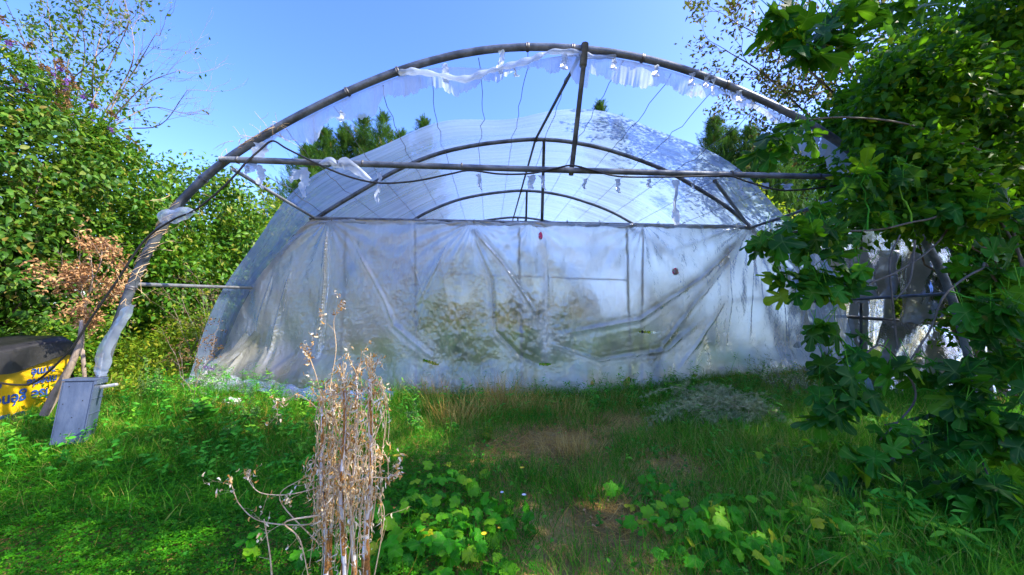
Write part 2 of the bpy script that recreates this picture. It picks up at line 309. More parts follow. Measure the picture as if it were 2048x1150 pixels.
def blade():
    V = []; Fc = []
    for i, (y, z, w_) in enumerate([(0, 0, .5), (.35, .02, .45), (.68, -.07, .32), (1, -.27, .02)]): V += [(-w_, y, z), (w_, y, z)]
    for i in range(3): b = 2*i; Fc += [(b, b+1, b+3), (b, b+3, b+2)]
    return T(V, np.array(Fc))
BLADE = blade()
CURL = T([(-.14, 0, 0), (.14, 0, 0), (-.2, .28, .14), (.2, .25, .10), (-.16, .55, .02), (.13, .6, .12), (-.1, .8, -.2), (.12, .78, -.12), (0, .92, -.38)],
         tri([(0, 1, 3, 2), (2, 3, 5, 4), (4, 5, 7, 6), (6, 7, 8)]))
def unit(a): return a/(np.linalg.norm(a, axis=1)[:, None]+1e-9)
def scatter(name, tpl, P, Dr, Up, size, mat, parent=None, wscale=1.0, rnd=None, seed=0):
    g = np.random.default_rng(seed+len(P)); V, Fc = tpl; n, k = len(P), len(V)
    Y = unit(np.asarray(Dr, float)); X = unit(np.cross(Y, np.asarray(Up, float)+g.normal(0, 1e-3, (n, 3)))); Z = np.cross(X, Y)
    s = np.broadcast_to(np.asarray(size, float), (n,))[:, None, None]; ws = np.broadcast_to(np.asarray(wscale, float), (n,))[:, None, None]
    curl = g.uniform(.3, 2.0, n)[:, None, None]
    W = np.asarray(P, float)[:, None, :]+s*(V[None, :, 0:1]*ws*X[:, None, :]+V[None, :, 1:2]*Y[:, None, :]+V[None, :, 2:3]*curl*Z[:, None, :])
    r = g.random(n) if rnd is None else rnd
    at_d = {'rnd': np.repeat(r, k)}
    if id(V) in VE: at_d['vein'] = np.tile(VE[id(V)], n)
    me = np_mesh(name, W.reshape(-1, 3), (Fc[None]+(np.arange(n)*k)[:, None, None]).reshape(-1, 3), at_d)
    return link(name, me, mat, parent)
def clump_pts(c, rad, n, g, nclump=40, shell=.5, cr=.28, zmin=None):
    """points in clumps near the surface of an ellipsoid; returns P, outward"""
    c = np.array(c, float); rad = np.array(rad, float)
    d = unit(g.normal(0, 1, (nclump, 3))); rr = (shell+(1-shell)*g.random(nclump)**.6)
    cc = d*rr[:, None]
    k = g.integers(0, nclump, n); cs = g.uniform(.5, 1.3, nclump)*cr
    off = unit(g.normal(0, 1, (n, 3)))*(g.random(n)**.45)[:, None]*cs[k][:, None]
    P = cc[k]+off; out = unit(P*.6+off/cr*.8)
    P = c+P*rad
    if zmin is not None:
        m = P[:, 2] > zmin; P, out = P[m], out[m]
    return P, out
def limbs(tb, start, tips, r0, r1, g, sag=.0, sides=6, jit=.06):
    for t in tips:
        a = np.array(start, float); b = np.array(t, float); n = 6; L = np.linalg.norm(b-a)
        pts = [a+(b-a)*i/n+(g.normal(0, jit*L/n*1.5, 3) if 0 < i < n else 0)+np.array([0, 0, sag*L*math.sin(math.pi*i/n)]) for i in range(n+1)]
        tb.add([tuple(p) for p in pts], np.linspace(r0, r1, n+1), sides)
def twigs(tb, p, d, L, r, depth, g, ends, spread=.6, n=3, up=.12, seg=4, bare=None):
    d = np.array(d, float); d /= np.linalg.norm(d); pts = [np.array(p, float)]; dd = d.copy()
    for i in range(seg):
        dd = dd+g.normal(0, .16, 3)+np.array([0, 0, up]); dd /= np.linalg.norm(dd); pts.append(pts[-1]+dd*L/seg)
    tb.add([tuple(q) for q in pts], np.linspace(r, r*.55, seg+1), 5 if r > .01 else 4, False)
    for q in pts[2:]: ends.append((q, dd, depth))
    if depth > 0:
        for k in range(n):
            i = g.integers(1, seg+1) if k else seg
            nd = dd+g.normal(0, spread, 3); twigs(tb, pts[i], nd, L*g.uniform(.5, .8), r*.6, depth-1, g, ends, spread, n, up, seg, bare)

# ------------------------------------------------------------------ GROUND
def build_ground():
    a = np.concatenate([-np.geomspace(400, 12, 22), np.linspace(-11.5, 11.5, 231), np.geomspace(12, 400, 22)])
    b = np.concatenate([-np.geomspace(300, 3, 16), np.linspace(-2.5, 12, 146), np.geomspace(12.5, 600, 30)])
    X, Y = np.meshgrid(a, b); Z = zt(X, Y)
    n, m = X.shape; V = np.stack([X, Y, Z], -1).reshape(-1, 3); i = np.arange((n-1)*(m-1)); r, c = i//(m-1), i % (m-1)
    me = np_mesh('ground', V, np.stack([r*m+c, r*m+c+1, (r+1)*m+c+1, (r+1)*m+c], 1))
    tag(link('ground', me, MT['ground']), kind='structure')
build_ground()

# ------------------------------------------------------------------ POLYTUNNEL
YS = [3.87, 6.1, 8.97, 11.84, 14.7, 17.6]
TOP, TIEZ, CX = 4.2, 2.78, .88
LEFT = [(-5.26, -.1), (-4.95, .85), (-4.60, 1.68), (-4.1, 2.37), (-3.68, 2.80), (-2.8, 3.38), (-2.35, 3.65), (-1.75, 3.91), (-1.13, 4.07), (-.46, 4.17), (0, 4.2)]
RIGHT = [(.56, 4.16), (1.25, 4.02), (2.12, 3.72), (2.83, 3.34), (3.2, 3.11), (3.64, 2.75), (4.12, 2.16), (4.46, 1.58), (4.67, .8), (4.76, -.1)]
PROF = [(x+CX, z) for x, z in LEFT+RIGHT]
A1 = [(-3.98, -.05), (-3.78, .7), (-3.64, 1.28), (-3.53, 1.62), (-3.33, 2.12), (-3.15, 2.40), (-2.87, 2.74), (-2.68, 2.88), (-2.44, 3.08), (-2.15, 3.27), (-1.76, 3.50), (-1.36, 3.72), (-.95, 3.90), (-.64, 4.01), (-.27, 4.12), (.11, 4.19), (.54, 4.22), (.98, 4.22), (1.42, 4.18), (1.87, 4.11), (2.32, 3.98), (2.78, 3.82), (3.24, 3.63), (3.71, 3.40), (4.06, 3.19), (4.45, 2.82), (4.85, 2.3), (5.15, 1.75), (5.4, 1.0), (5.5, -.05)]
A1 = [A1[0]]+[tuple((A1[i-1][k]+2*A1[i][k]+A1[i+1][k])/4 for k in (0, 1)) for i in range(1, len(A1)-1)]+[A1[-1]]
def line2(prof, y, n=6): return smooth_line([(x, y, z) for x, z in prof], n)
def resample(pts, n):
    P = np.array([tuple(p) for p in pts]); d = np.r_[0, np.cumsum(np.linalg.norm(np.diff(P, axis=0), axis=1))]; s = np.linspace(0, d[-1], n)
    return np.stack([np.interp(s, d, P[:, i]) for i in range(3)], 1)
ARC = resample(line2(PROF, 0), 161); ARC1 = resample(line2(A1, 0), 161)
def arc_pt(u, y, scale_out=0.0):
    """u 0..1 along the arch profile; blends front arch profile for y < 6.1"""
    k = float(np.clip((6.1-y)/(6.1-3.87), 0, 1)); i = u*160
    a = np.array([np.interp(i, np.arange(161), ARC[:, j]) for j in range(3)]); b = np.array([np.interp(i, np.arange(161), ARC1[:, j]) for j in range(3)])
    p = a*(1-k)+b*k; p[1] = y
    if scale_out:
        c = np.array([CX, y, .5]); d = p-c; p = p+d/np.linalg.norm(d)*scale_out
    return p
tunnel = empty('polytunnel', (CX, 6.1, 0), 'large arched greenhouse of grey pipes, clear plastic roof and sheet end, front bay bare', 'greenhouse')
for i, y in enumerate(YS):
    t = Tubes(); pts = line2(A1 if i == 0 else PROF, y, 7); t.add(pts, .039 if i == 0 else .034, 14)
    o = t.build('arch', MT['steel'], tunnel)
    if i == 0: o['label'] = 'bare front arch of thick weathered pipe'
    # pipe joints
    if i < 3:
        for u in ((.12, .21, .33, .37, .47, .505, .56, .63, .70, .78) if i == 0 else (.2, .5, .8)):
            p = arc_pt(u, y); q = arc_pt(u+.0022, y)
            s = Tubes(); s.add([p, (p+q)/2, q], [.045, .048, .045] if i == 0 else [.040, .043, .040], 12); s.build('collar', MT['wire'], o)
def tie(y, x0, x1, z0, z1, r, nm='tie_bar', sag=.0):
    t = Tubes(); t.add([(x0+(x1-x0)*k/20, y, z0+(z1-z0)*k/20-sag*math.sin(math.pi*k/20)) for k in range(21)], r, 12); return t.build(nm, MT['steel'], tunnel)
tb1 = tie(3.80, -2.68, 4.62, 2.875, 2.83, .031, sag=.012); tb1['label'] = 'front crossbar hung with plastic rags'
for x in (-2.52, -1.3, -.3, .95, 2.6, 3.6):
    zc = 2.875-.045*(x+2.82)/7.44; s = Tubes(); s.add([(x, 3.80, zc), (x+.01, 3.80, zc), (x+.02, 3.80, zc)], [.033, .037, .033], 12); s.build('collar', MT['wire'], tb1)
tb2 = tie(6.03, -2.86, 4.55, 2.79, 2.74, .030)
for y in YS[2:5]: tie(y, -2.8, 4.56, TIEZ, TIEZ, .028)
def pipe(nm, a, b, r, mat='steel', sides=10, parent=None):
    t = Tubes(); t.add([a, b], r, sides); return t.build(nm, MT[mat], parent or tunnel)
p = pipe('post', at(1171, 98, 3.85), at(1142, 350, 3.85), .026)
pipe('bracket', at(1170, 88, 3.84), at(1166, 132, 3.84), .04, parent=p)
for y in YS[1:5]: pipe('post', (CX+.03, y-.02, 4.19), (CX-.01, y-.02, TIEZ), .026)
# ridge purlin, side purlins, braces
for a, b in zip(YS[:-1], YS[1:]):
    pa = arc_pt(.5, a) if a > 4 else np.array(tuple(at(1168, 96, 3.87)))
    pipe('ridge_purlin', tuple(pa), tuple(arc_pt(.5, b)), .021)
for a, b in zip(YS[:-1], YS[1:]):
    pipe('purlin', (-2.60 if a < 4 else -2.80, a, 2.80), (-2.80, b, 2.80), .021, 'steel_light' if a < 4 else 'steel')
    pipe('purlin', (4.4 if a < 4 else 4.5, a, 2.78), (4.5, b, 2.74), .021)
    pipe('purlin', (-3.50 if a < 4 else -3.72, a, 1.63), (-3.72, b, 1.68), .021, 'steel_light')
    pipe('purlin', (5.2 if a < 4 else 5.33, a, 1.55), (5.33, b, 1.45), .021)
    pipe('brace', at(1430, 362, 3.84) if a < 4 else (2.35, a, 2.76), at(1500, 455, 6.05) if a < 4 else (4.45, b, 2.74), .022)
# galvanised foot and stub of the front arch
pipe('foot_post', at(193, 775, 3.84), at(206, 705, 3.84), .02, 'steel'); pipe('pipe_stub', at(196, 775, 3.80), at(233, 769, 3.72), .015, 'steel_light')
# door frame poles behind the sheet
for x0, x1 in ((1255, 1262), (1287, 1283), (1038, 1045), (830, 832), (690, 680)):
    a = at(x0, 455, 6.3); b = at(x1, 715, 6.3); pipe('frame_pole', a, (b.x, 6.3, .05), .02)
pipe('frame_rail', at(830, 545, 6.3), at(1255, 560, 6.3), .012); pipe('frame_rail', at(1437, 736, 6.0), at(1582, 739, 6.0), .022, 'rubber')
pipe('door_post', at(1622, 640, 6.2), (5.66, 6.2, .05), .025)
# wires along the tunnel
g = np.random.default_rng(3)
for k, u in enumerate(np.linspace(.24, .78, 15)):
    t = Tubes(); pts = []; bow = g.normal(0, .05)
    for y in np.linspace(3.9, 14.7, 56):
        q = arc_pt(u, y, -.05); amp = .035 if y < 6.1 else .008
        s = (y-3.87)/2.23 if y < 6.1 else 0
        q = q+np.array([g.normal(0, amp*.35)+(bow*math.sin(math.pi*s)), 0, g.normal(0, amp*.3)-(.05*math.sin(math.pi*s))]); pts.append(q)
    t.add(pts, .0042, 5, False); t.build('wire', MT['wire'], tunnel)

# roof film: starts between first and second arch
def grid_mesh(name, fn, nu, nv, keep=None, attrs=True, uvs=(1, 1)):
    U, Vv = np.meshgrid(np.linspace(0, 1, nu), np.linspace(0, 1, nv)); P, A = fn(U, Vv)
    i = np.arange((nv-1)*(nu-1)); r, c = i//(nu-1), i % (nu-1); Fc = np.stack([r*nu+c, r*nu+c+1, (r+1)*nu+c+1, (r+1)*nu+c], 1)
    if keep is not None:
        K = keep(U, Vv, P).ravel(); Fc = Fc[K[Fc].sum(1) >= 3]
    me = np_mesh(name, P.reshape(-1, 3), Fc, {k: a.ravel() for k, a in A.items()})
    uv = me.uv_layers.new(name='UVMap'); li = Fc.ravel(); uv.data.foreach_set('uv', np.stack([U.ravel()[li]*uvs[0], Vv.ravel()[li]*uvs[1]], 1).astype(np.float32).ravel())
    return me
def roof(U, V):
    Y0 = 5.28+.10*np.sin(U*17)+.08*np.sin(U*41+1)+.12*sm(.3, 0, U); Y = Y0+(17.9-Y0)*V**1.25
    i = (.015+.97*U)*160; K = np.clip((6.1-Y)/2.23, 0, 1)
    P = [None]*3
    for j in (0, 2): P[j] = np.interp(i, np.arange(161), ARC[:, j])*(1-K)+np.interp(i, np.arange(161), ARC1[:, j])*K
    dx = P[0]-CX; dz = P[2]-.5; l = np.hypot(dx, dz)
    # slack between the arches plus circumferential wrinkles
    d = np.min(np.abs(np.stack([Y-y for y in YS[1:]])), 0); slack = -.03*sm(0, 1.2, d)*sm(6, 6.6, Y)
    fr = sm(6.1, 5.3, Y)
    off = .05+slack+.012*vnoise(U*4, Y*3.2, 3)+.006*vnoise(U*7+5, Y*9, 3)+fr*(.018*np.sin(U*23+1)+.012*np.sin(U*51))
    bulge = .04*np.exp(-((U-.585)/.05)**2)*fr+.03*np.exp(-((U-.5)/.03)**2)*fr
    off = off+bulge
    return np.stack([P[0]+dx/l*off, Y, P[2]+dz/l*off], -1), {'op': .12*sm(.4, 0, np.abs(U-.0))*0+.15*fr*np.exp(-((Y-5.35)/.05)**2), 'dirt_shade': .25*sm(.12, 0, U)+.25*sm(.88, 1, U)}
link('roof_film', grid_mesh('roof_film', roof, 260, 240), MT['roof_film'], tunnel)
# cross wires under the film
for y in (5.5, 6.8, 7.7, 8.3, 9.8, 10.8, 12.6, 13.6):
    t = Tubes(); t.add([arc_pt(u, y, -.0) for u in np.linspace(.04, .96, 60)], .004, 4, False)

# end sheet under the second tie bar
def lr(z):
    zz = ARC[:, 2]; xl = np.interp(z, zz[:80], ARC[:80, 0]); xr = np.interp(z, zz[:79:-1], ARC[:79:-1, 0]); return xl, xr
BOT = [(-.02, .12), (.06, .15), (.15, .16), (.22, .14), (.35, .02), (.5, -.02), (.62, -.03), (.68, .0), (.745, .05), (.80, .22), (.86, .26), (.93, .30), (.965, .34), (1.0, .52)]
FOLDS = [ # px polyline, amplitude, width
    ([(948, 462), (1000, 520), (1060, 605), (1078, 640)], .10, .035), ([(942, 465), (985, 560), (992, 660), (1040, 710), (1088, 733)], -.12, .05),
    ([(655, 455), (652, 560), (640, 710)], .26, .032), ([(700, 470), (770, 600), (790, 650), (880, 725)], .08, .05),
    ([(1500, 462), (1400, 560), (1280, 640), (1110, 672)], .10, .055), ([(1480, 500), (1380, 620), (1300, 730)], .07, .05), ([(1452, 600), (1400, 680), (1350, 745)], .08, .05),
    ([(1505, 520), (1504, 600), (1495, 690)], .08, .028), ([(1520, 480), (1523, 600)], .06, .02), ([(1455, 490), (1462, 600), (1450, 720)], .05, .035), ([(1565, 580), (1572, 700)], .06, .025),
    ([(585, 540), (560, 620), (535, 740)], .09, .035), ([(548, 545), (520, 640), (510, 700)], .07, .04), ([(500, 640), (490, 700), (470, 750)], .09, .05), ([(1090, 470), (1095, 560), (1092, 720)], .05, .035),
    ([(820, 510), (850, 600), (830, 680)], .05, .025), ([(1110, 690), (1200, 720), (1330, 700), (1400, 640)], .08, .05), ([(900, 480), (870, 540), (835, 610)], .06, .03),
]
FW = [([np.array((v.x, v.z)) for v in (at(*q, 6.0) for q in pl)], a, w_) for pl, a, w_ in FOLDS]
def seg_d(X, Z, pl):
    best = np.full(X.shape, 9.); sgn = np.zeros(X.shape); par = np.zeros(X.shape); n = len(pl)-1
    for i in range(n):
        a, b = pl[i], pl[i+1]; e = b-a; L2 = e@e; t = np.clip(((X-a[0])*e[0]+(Z-a[1])*e[1])/L2, 0, 1)
        dx = X-a[0]-t*e[0]; dz = Z-a[1]-t*e[1]; d = np.hypot(dx, dz); m = d < best
        best = np.where(m, d, best); sgn = np.where(m, np.sign(dx*e[1]-dz*e[0]), sgn); par = np.where(m, (i+t)/n, par)
    return best, sgn, par
HOLES = [(1293, 664, .16, .014, -.05), (1252, 763, .09, .05, 1.0), (862, 724, .14, .018, -.35), (1090, 729, .10, .018, .02), (1382, 748, .04, .03, 0), (1180, 763, .03, .03, 0), (1598, 690, .09, .045, .3), (1625, 688, .05, .05, 0)]
HW = [((at(a, b, 6.0).x, at(a, b, 6.0).z), c, d, e) for a, b, c, d, e in HOLES]
def endsheet(U, V):
    zb = np.interp(U, [b[0] for b in BOT], [b[1] for b in BOT])+.012*np.sin(U*90)+.01*np.sin(U*210); ztop = 2.765
    Z = ztop+(zb-ztop)*V; xl, xr = lr(Z); pinch = .0
    xl = xl-.30*sm(.75, 0, Z)*sm(1, .0, Z/1.2); X = xl+.03+(xr-xl-.06)*U
    h = np.zeros(X.shape); op = np.zeros(X.shape)
    for pl, a, w_ in FW:
        d, s, t = seg_d(X, Z, pl); env = np.minimum(1, 6*t+.15)*np.minimum(1, 5*(1-t)+.1); wv = w_*(.4+.7*t); a = a*(.55+.5*vnoise(X*3+a*50, Z*3, 3))
        nz_ = .4+1.2*vnoise(X*2.5+a*31, Z*2.5, 3); q_ = s*d*nz_
        h += .20*a*env*np.exp(-(d/wv)**1.4)*(1+.5*s)+a*.07*env*np.cos(d/wv*2.4)*np.exp(-(d/(wv*3))**2); op += (.42*nz_*env*np.exp(-((q_-.02)/(w_*(1.8+3.0*t)))**2)*(1-.6*(q_ < 0)) if w_ > .034 else .10*env*np.exp(-(d/.02)**2))  # light bands of the drapes painted into opacity, with only slight relief
    for (ax, az, k, amp) in ((at(945, 455, 6).x, 2.78, 26, .006), (at(1285, 460, 6).x, 2.78, 18, .007), (at(1500, 460, 6).x, 2.78, 24, .010), (at(655, 452, 6).x, 2.78, 20, .006), (at(1060, 450, 6).x, 2.78, 14, .009)):
        dx, dz = X-ax, az-Z; r = np.hypot(dx, dz)+.05; th = np.arctan2(dx, dz); h += amp*np.sin(th*k+np.sin(r*3))*np.exp(-((r-.6)/.9)**2)
    # free-hanging ripples and fine creases, stronger at the right of centre and towards the foot
    h += .020*np.sin(X*5.3+1.5*np.sin(Z*1.7))*sm(.0, 1, V)+.008*np.sin(X*12+2*np.sin(Z*2.5+X))+.004*np.sin(X*27+2*np.sin(Z*3.5+X))*np.sin(X*2.2)
    m = np.exp(-((X-.2)/1.3)**2)*np.exp(-((Z-1.1)/.8)**2)
    m = m*.9+.25
    m = m**1.5; h += m*(.008*ridge(X*2.2+Z*.8, Z*2.0-X*.7)+.008*ridge(X*6+3, Z*5.2+X)+.016*ridge(X*12, Z*7+X*3)*sm(.42, .55, vnoise(X*1.6+9, Z*1.6, 3))+.013*ridge(X*9+Z*4, Z*6-X*2, 2)*np.exp(-((X-.35-.25*(1.4-Z))/.55)**2-((Z-1.2)/.6)**2))+.006*ridge(X*5.5+Z*.9, Z*1.1+4)+.003*ridge(X*13-Z*1.5, Z*3+9)+.012*ridge(X*2.1-Z*.9+7, Z*.7)
    h += .05*sm(.5, 1, V)*np.sin(X*4.3+1)*1.0
    Y = 6.0-h-.30*sm(.72, 1, V)*sm(.25, 0, U)-.10*sm(.8, 1, V)
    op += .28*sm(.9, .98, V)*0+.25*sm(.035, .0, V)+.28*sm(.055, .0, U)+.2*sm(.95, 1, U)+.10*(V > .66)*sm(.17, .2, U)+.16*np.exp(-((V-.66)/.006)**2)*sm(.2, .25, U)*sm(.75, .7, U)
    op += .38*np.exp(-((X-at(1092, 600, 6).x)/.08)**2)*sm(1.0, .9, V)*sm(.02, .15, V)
    d, s, t = seg_d(X, Z, FW[2][0]); op += .75*np.exp(-(d/(.035+.02*vnoise(Z*4, X, 2)))**2)*sm(0, .1, t)  # sun glint down the left pleat, painted in as extra opacity
    for j_, k_ in ((4, .30), (5, .18), (6, .40), (11, .35), (12, .3), (13, .35), (3, .2), (8, .15), (0, .35)):  # brighter drape bands painted in the same way
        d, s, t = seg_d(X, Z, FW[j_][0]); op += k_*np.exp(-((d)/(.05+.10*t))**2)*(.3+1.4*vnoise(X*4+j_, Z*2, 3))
    dirt_shade = .3*sm(.90, 1, V)*(.5+.5*np.sin(X*7))+.35*sm(.10, .03, V)*(.5+.5*np.sin(X*3.1+2))
    # fold shade painted in as dark tint and thinner film beside the light bands
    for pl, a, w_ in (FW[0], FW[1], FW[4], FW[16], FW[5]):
        d, s, t = seg_d(X, Z-.09, pl); k_ = np.exp(-(d/(.05+.06*t))**2)*(.3+1.1*vnoise(X*3, Z*3+5, 3)); dirt_shade += .75*k_; op -= .2*k_
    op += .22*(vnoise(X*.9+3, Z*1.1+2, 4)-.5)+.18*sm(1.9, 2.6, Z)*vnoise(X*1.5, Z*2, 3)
    rust = np.exp(-((X-at(1312, 720, 6).x-.15*(Z-.6))/.10)**2)*sm(.9, .6, Z)*sm(.0, .2, Z); dirt_shade += .8*rust
    return np.stack([X, Y, Z], -1), {'op': op, 'dirt_shade': np.clip(dirt_shade, 0, .8)}
def keep_end(U, V, P):
    K = np.ones(U.shape, bool)
    for (cx, cz), a, b, rt in HW:
        dx, dz = P[..., 0]-cx, P[..., 2]-cz; c, s = math.cos(rt), math.sin(rt); K &= ((dx*c+dz*s)/a)**2+((-dx*s+dz*c)/b)**2 > 1
    return K
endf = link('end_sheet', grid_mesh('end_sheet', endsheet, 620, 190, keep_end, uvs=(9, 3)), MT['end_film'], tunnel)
def disc(px, py, rx, rz, mat, y=6.10):
    c = at(px, py, y); V = [(c.x, y, c.z)]+[(c.x+rx*math.cos(a), y+.01*math.sin(3*a), c.z+rz*math.sin(a)*(1+.08*math.sin(2*a))) for a in np.linspace(0, 6.283, 20, endpoint=False)]
    V2 = [(x, yy+.012, z) for x, yy, z in V]; me = bpy.data.meshes.new('disc'); n = 20
    me.from_pydata(V+V2, [], [(0, 1+i, 1+(i+1) % n) for i in range(n)]+[(n+1, n+2+(i+1) % n, n+2+i) for i in range(n)]+[(1+i, n+2+i, n+2+(i+1) % n, 1+(i+1) % n) for i in range(n)])
    return link('sticker', me, mat, endf)
disc(1351, 543, .055, .062, MT['red'], 5.985); disc(1081, 472, .035, .065, MT['red'], 5.985); disc(736, 542, .05, .055, MT['red'])
# rolled edge of the sheet on the tie bar
t = Tubes(); t.add([(x, 6.02-.02*math.sin(x*5), 2.735-.012*math.sin(x*9)+.005*math.sin(x*31)) for x in np.linspace(-2.8, 4.5, 150)], [.026+.008*math.sin(i*.7)+.005*math.sin(i*2.1) for i in range(150)], 8); t.build('sheet_roll', MT['rag_film'], tunnel)
for px in (663, 745, 800, 866, 948, 1050, 1135, 1200, 1318, 1370, 1480):
    c = at(px, 450, 6.0); s = Tubes(); s.add([(c.x, 6.03+.036*math.cos(a), 2.765+.05*math.sin(a)) for a in np.linspace(0, 6.6, 14)], .005, 5); s.build('tie_wire', MT['wire'], tb2)
# far end: gathered sheet
def farend(U, V):
    Z = 4.15-V*2.5; xl, xr = lr(np.minimum(Z, 4.19)); X = xl+(xr-xl)*U; Y = 17.6+.06*np.sin(X*8)+.03*np.sin(X*19+Z*3)
    return np.stack([X, Y, Z], -1), {'op': 0*U+.2}
link('far_end_sheet', grid_mesh('far_end_sheet', farend, 120, 30, uvs=(9, 3)), MT['end_film'], tunnel)

# torn film still hanging from the front arch
RAG = [(505, 292), (532, 303), (553, 278), (595, 280), (631, 280), (664, 240), (689, 243), (713, 240), (748, 229), (765, 190), (793, 191), (831, 184), (856, 167), (880, 167), (911, 188), (925, 181), (950, 180), (964, 166), (985, 158), (1005, 151), (1012, 143), (1022, 140), (1050, 139), (1079, 140), (1105, 149), (1120, 138), (1138, 136), (1146, 162), (1176, 173), (1180, 145), (1198, 149), (1239, 162), (1277, 166), (1337, 175), (1374, 183), (1419, 196), (1460, 194), (1473, 213), (1516, 216), (1535, 232), (1560, 258), (1580, 290), (1600, 305), (1640, 308), (1655, 306), (1662, 345), (1684, 330), (1700, 410), (1720, 330)]
def rag_bounds():
    lo = [at(x, y, 3.93) for x, y in RAG]; xs = np.array([v.x for v in lo]); zs = np.array([v.z for v in lo]); return xs, zs
rx_, rz_ = rag_bounds()
def rag(U, V):
    X = rx_[0]+(rx_[-1]-rx_[0])*U; zl = np.interp(X, rx_, rz_)+.012*np.sin(X*57)+.01*np.sin(X*131); a = ARC1; zu = np.interp(X, a[20:150, 0], a[20:150, 2])-.035
    zu = zu-.16*np.exp(-((X-.1)/.55)**2)          # the edge has dropped left of the apex
    zl = np.minimum(zl, zu-.03)
    Z = zu+(zl-zu)*V; Y = 3.90+.05*V+.06*V*np.sin(X*6+2*np.sin(X*3))+.012*V*np.sin(X*19)
    return np.stack([X, Y, Z], -1), {'op': .14*np.sin(X*13)*np.sin(X*5.7)+.2*sm(.15, 0, V)+.12*(np.sin(X*40) > .93)}
link('torn_film', grid_mesh('torn_film', rag, 520, 14), MT['rag_film'], tunnel)
# rolled torn film left of apex
rp = smooth_line([at(798, 146, 3.86), at(830, 143, 3.82), at(880, 150, 3.80), (at(930, 158, 3.8)), at(975, 143, 3.8), at(1015, 132, 3.8), at(1060, 120, 3.81), at(1100, 104, 3.83), at(1150, 106, 3.84), at(1190, 114, 3.86), at(1230, 112, 3.88)], 10)
t = Tubes(); t.add(rp, [.018+.016*abs(math.sin(i*.13+.5))+.006*math.sin(i*.9) for i in range(len(rp))], 9); t.build('rolled_film', MT['rag_film'], tunnel)
def rag_strip(px, py, L, w0, w1, y, curl=.3, parent=None, nm='film_rag', dx=0, mat='rag_film', sd=0):
    gg = np.random.default_rng(int(px)+sd); c = at(px, py, y); n = 16; V = []; Fc = []
    sc = y/740
    for i in range(n+1):
        t_ = i/n; ww = (w0+(w1-w0)*t_)*sc*(1+.18*gg.normal()); a = curl*math.sin(t_*4+gg.uniform(0, .3)); x = c.x+dx*sc*t_+.012*math.sin(t_*7); yy = c.y+.02*math.sin(t_*5)
        for k in range(4):
            s = k/3-.5; V.append((x+ww*s*math.cos(a), yy+ww*s*math.sin(a)+.012*math.sin(k*2.1+i), c.z-L*sc*t_+gg.normal(0, .004)))
    for i in range(n):
        for k in range(3): b = i*4+k; Fc.append((b, b+1, b+5, b+4))
    me = bpy.data.meshes.new(nm); me.from_pydata(V, [], Fc); a = me.attributes.new('op', 'FLOAT', 'POINT'); a.data.foreach_set('value', np.full(len(V), .3, np.float32))
    return link(nm, me, MT[mat], parent or tunnel)
for q in [(606, 335, 60, 16, 12, .6, 4), (598, 338, 30, 26, 6, .9, -14), (757, 345, 68, 9, 6, .5, 0), (1062, 350, 30, 20, 10, .7, 0), (1082, 350, 32, 14, 3, .8, 8), (955, 348, 34, 10, 4, .5, 8), (1235, 358, 30, 12, 6, .4, 2), (1170, 358, 22, 12, 4, .6, -2),
          (1298, 358, 20, 13, 8, .6, 0), (1352, 360, 95, 20, 11, .8, -2), (1388, 360, 18, 10, 3, .8, -4), (1480, 364, 30, 11, 5, .4, 6), (515, 330, 48, 20, 6, .8, 12), (488, 330, 24, 12, 4, .6, 10), (1530, 366, 14, 24, 12, .4, 0), (1575, 368, 14, 24, 12, .4, 0)]:
    rag_strip(q[0], q[1], q[2], q[3], q[4], 3.80, q[5], None, dx=q[6])
for q in [(680, 222, 22, 8, 14, .9, 6), (1003, 100, 52, 12, 10, .3, -2), (1028, 136, 20, 3, 12, .8, 6), (888, 128, 42, 14, 10, .4, 6), (1128, 108, 36, 14, 12, .3, 0), (1228, 118, 26, 13, 12, .2, -2), (1313, 130, 28, 12, 12, .3, -3), (1385, 146, 30, 13, 12, .3, -4), (1415, 152, 28, 12, 11, .2, -6), (1428, 158, 38, 14, 3, .7, -4), (1480, 180, 30, 14, 12, .3, -4), (520, 285, 60, 24, 18, .5, -14), (1690, 340, 70, 40, 20, .5, 6)]:
    rag_strip(q[0], q[1], q[2], q[3], q[4], 3.83, q[5], None, dx=q[6])
# folded flap on tie bar and film on the left leg
def blob_strip(name, pts, widths, mat, parent, amp=.02, sd=1):
    gg = np.random.default_rng(sd); P = smooth_line(pts, 8); W_ = np.interp(np.linspace(0, 1, len(P)), np.linspace(0, 1, len(widths)), widths); V = []; Fc = []; K = 7
    for i, p_ in enumerate(P):
        tg = (P[min(i+1, len(P)-1)]-P[max(i-1, 0)]).normalized(); sd_ = tg.cross(Vector((0, 1, 0))).normalized()
        for k in range(K):
            s = k/(K-1)-.5; q1 = float(vnoise(i*.21+sd, k*.5+sd, 3))-.5; q2 = float(vnoise(i*.13+sd*3, (k > 3)*5., 2))-.5; V.append(tuple(p_+sd_*W_[i]*s*(1+.9*q2*(abs(s) > .3))+Vector((0, -amp*math.cos(s*3.1)*1.3+q1*amp*2.2, 0))))
    for i in range(len(P)-1):
        for k in range(K-1): b = i*K+k; Fc.append((b, b+1, b+K+1, b+K))
    me = bpy.data.meshes.new(name); me.from_pydata(V, [], Fc); a = me.attributes.new('op', 'FLOAT', 'POINT'); a.data.foreach_set('value', np.full(len(V), .0, np.float32))
    return link(name, me, mat, parent)
blob_strip('film_rag', [at(640, 328, 3.77), at(660, 324, 3.76), at(676, 331, 3.76), at(690, 327, 3.76), at(712, 338, 3.76), at(742, 362, 3.8)], [.04, .10, .03, .11, .09, .05], MT['rag_film'], tunnel)
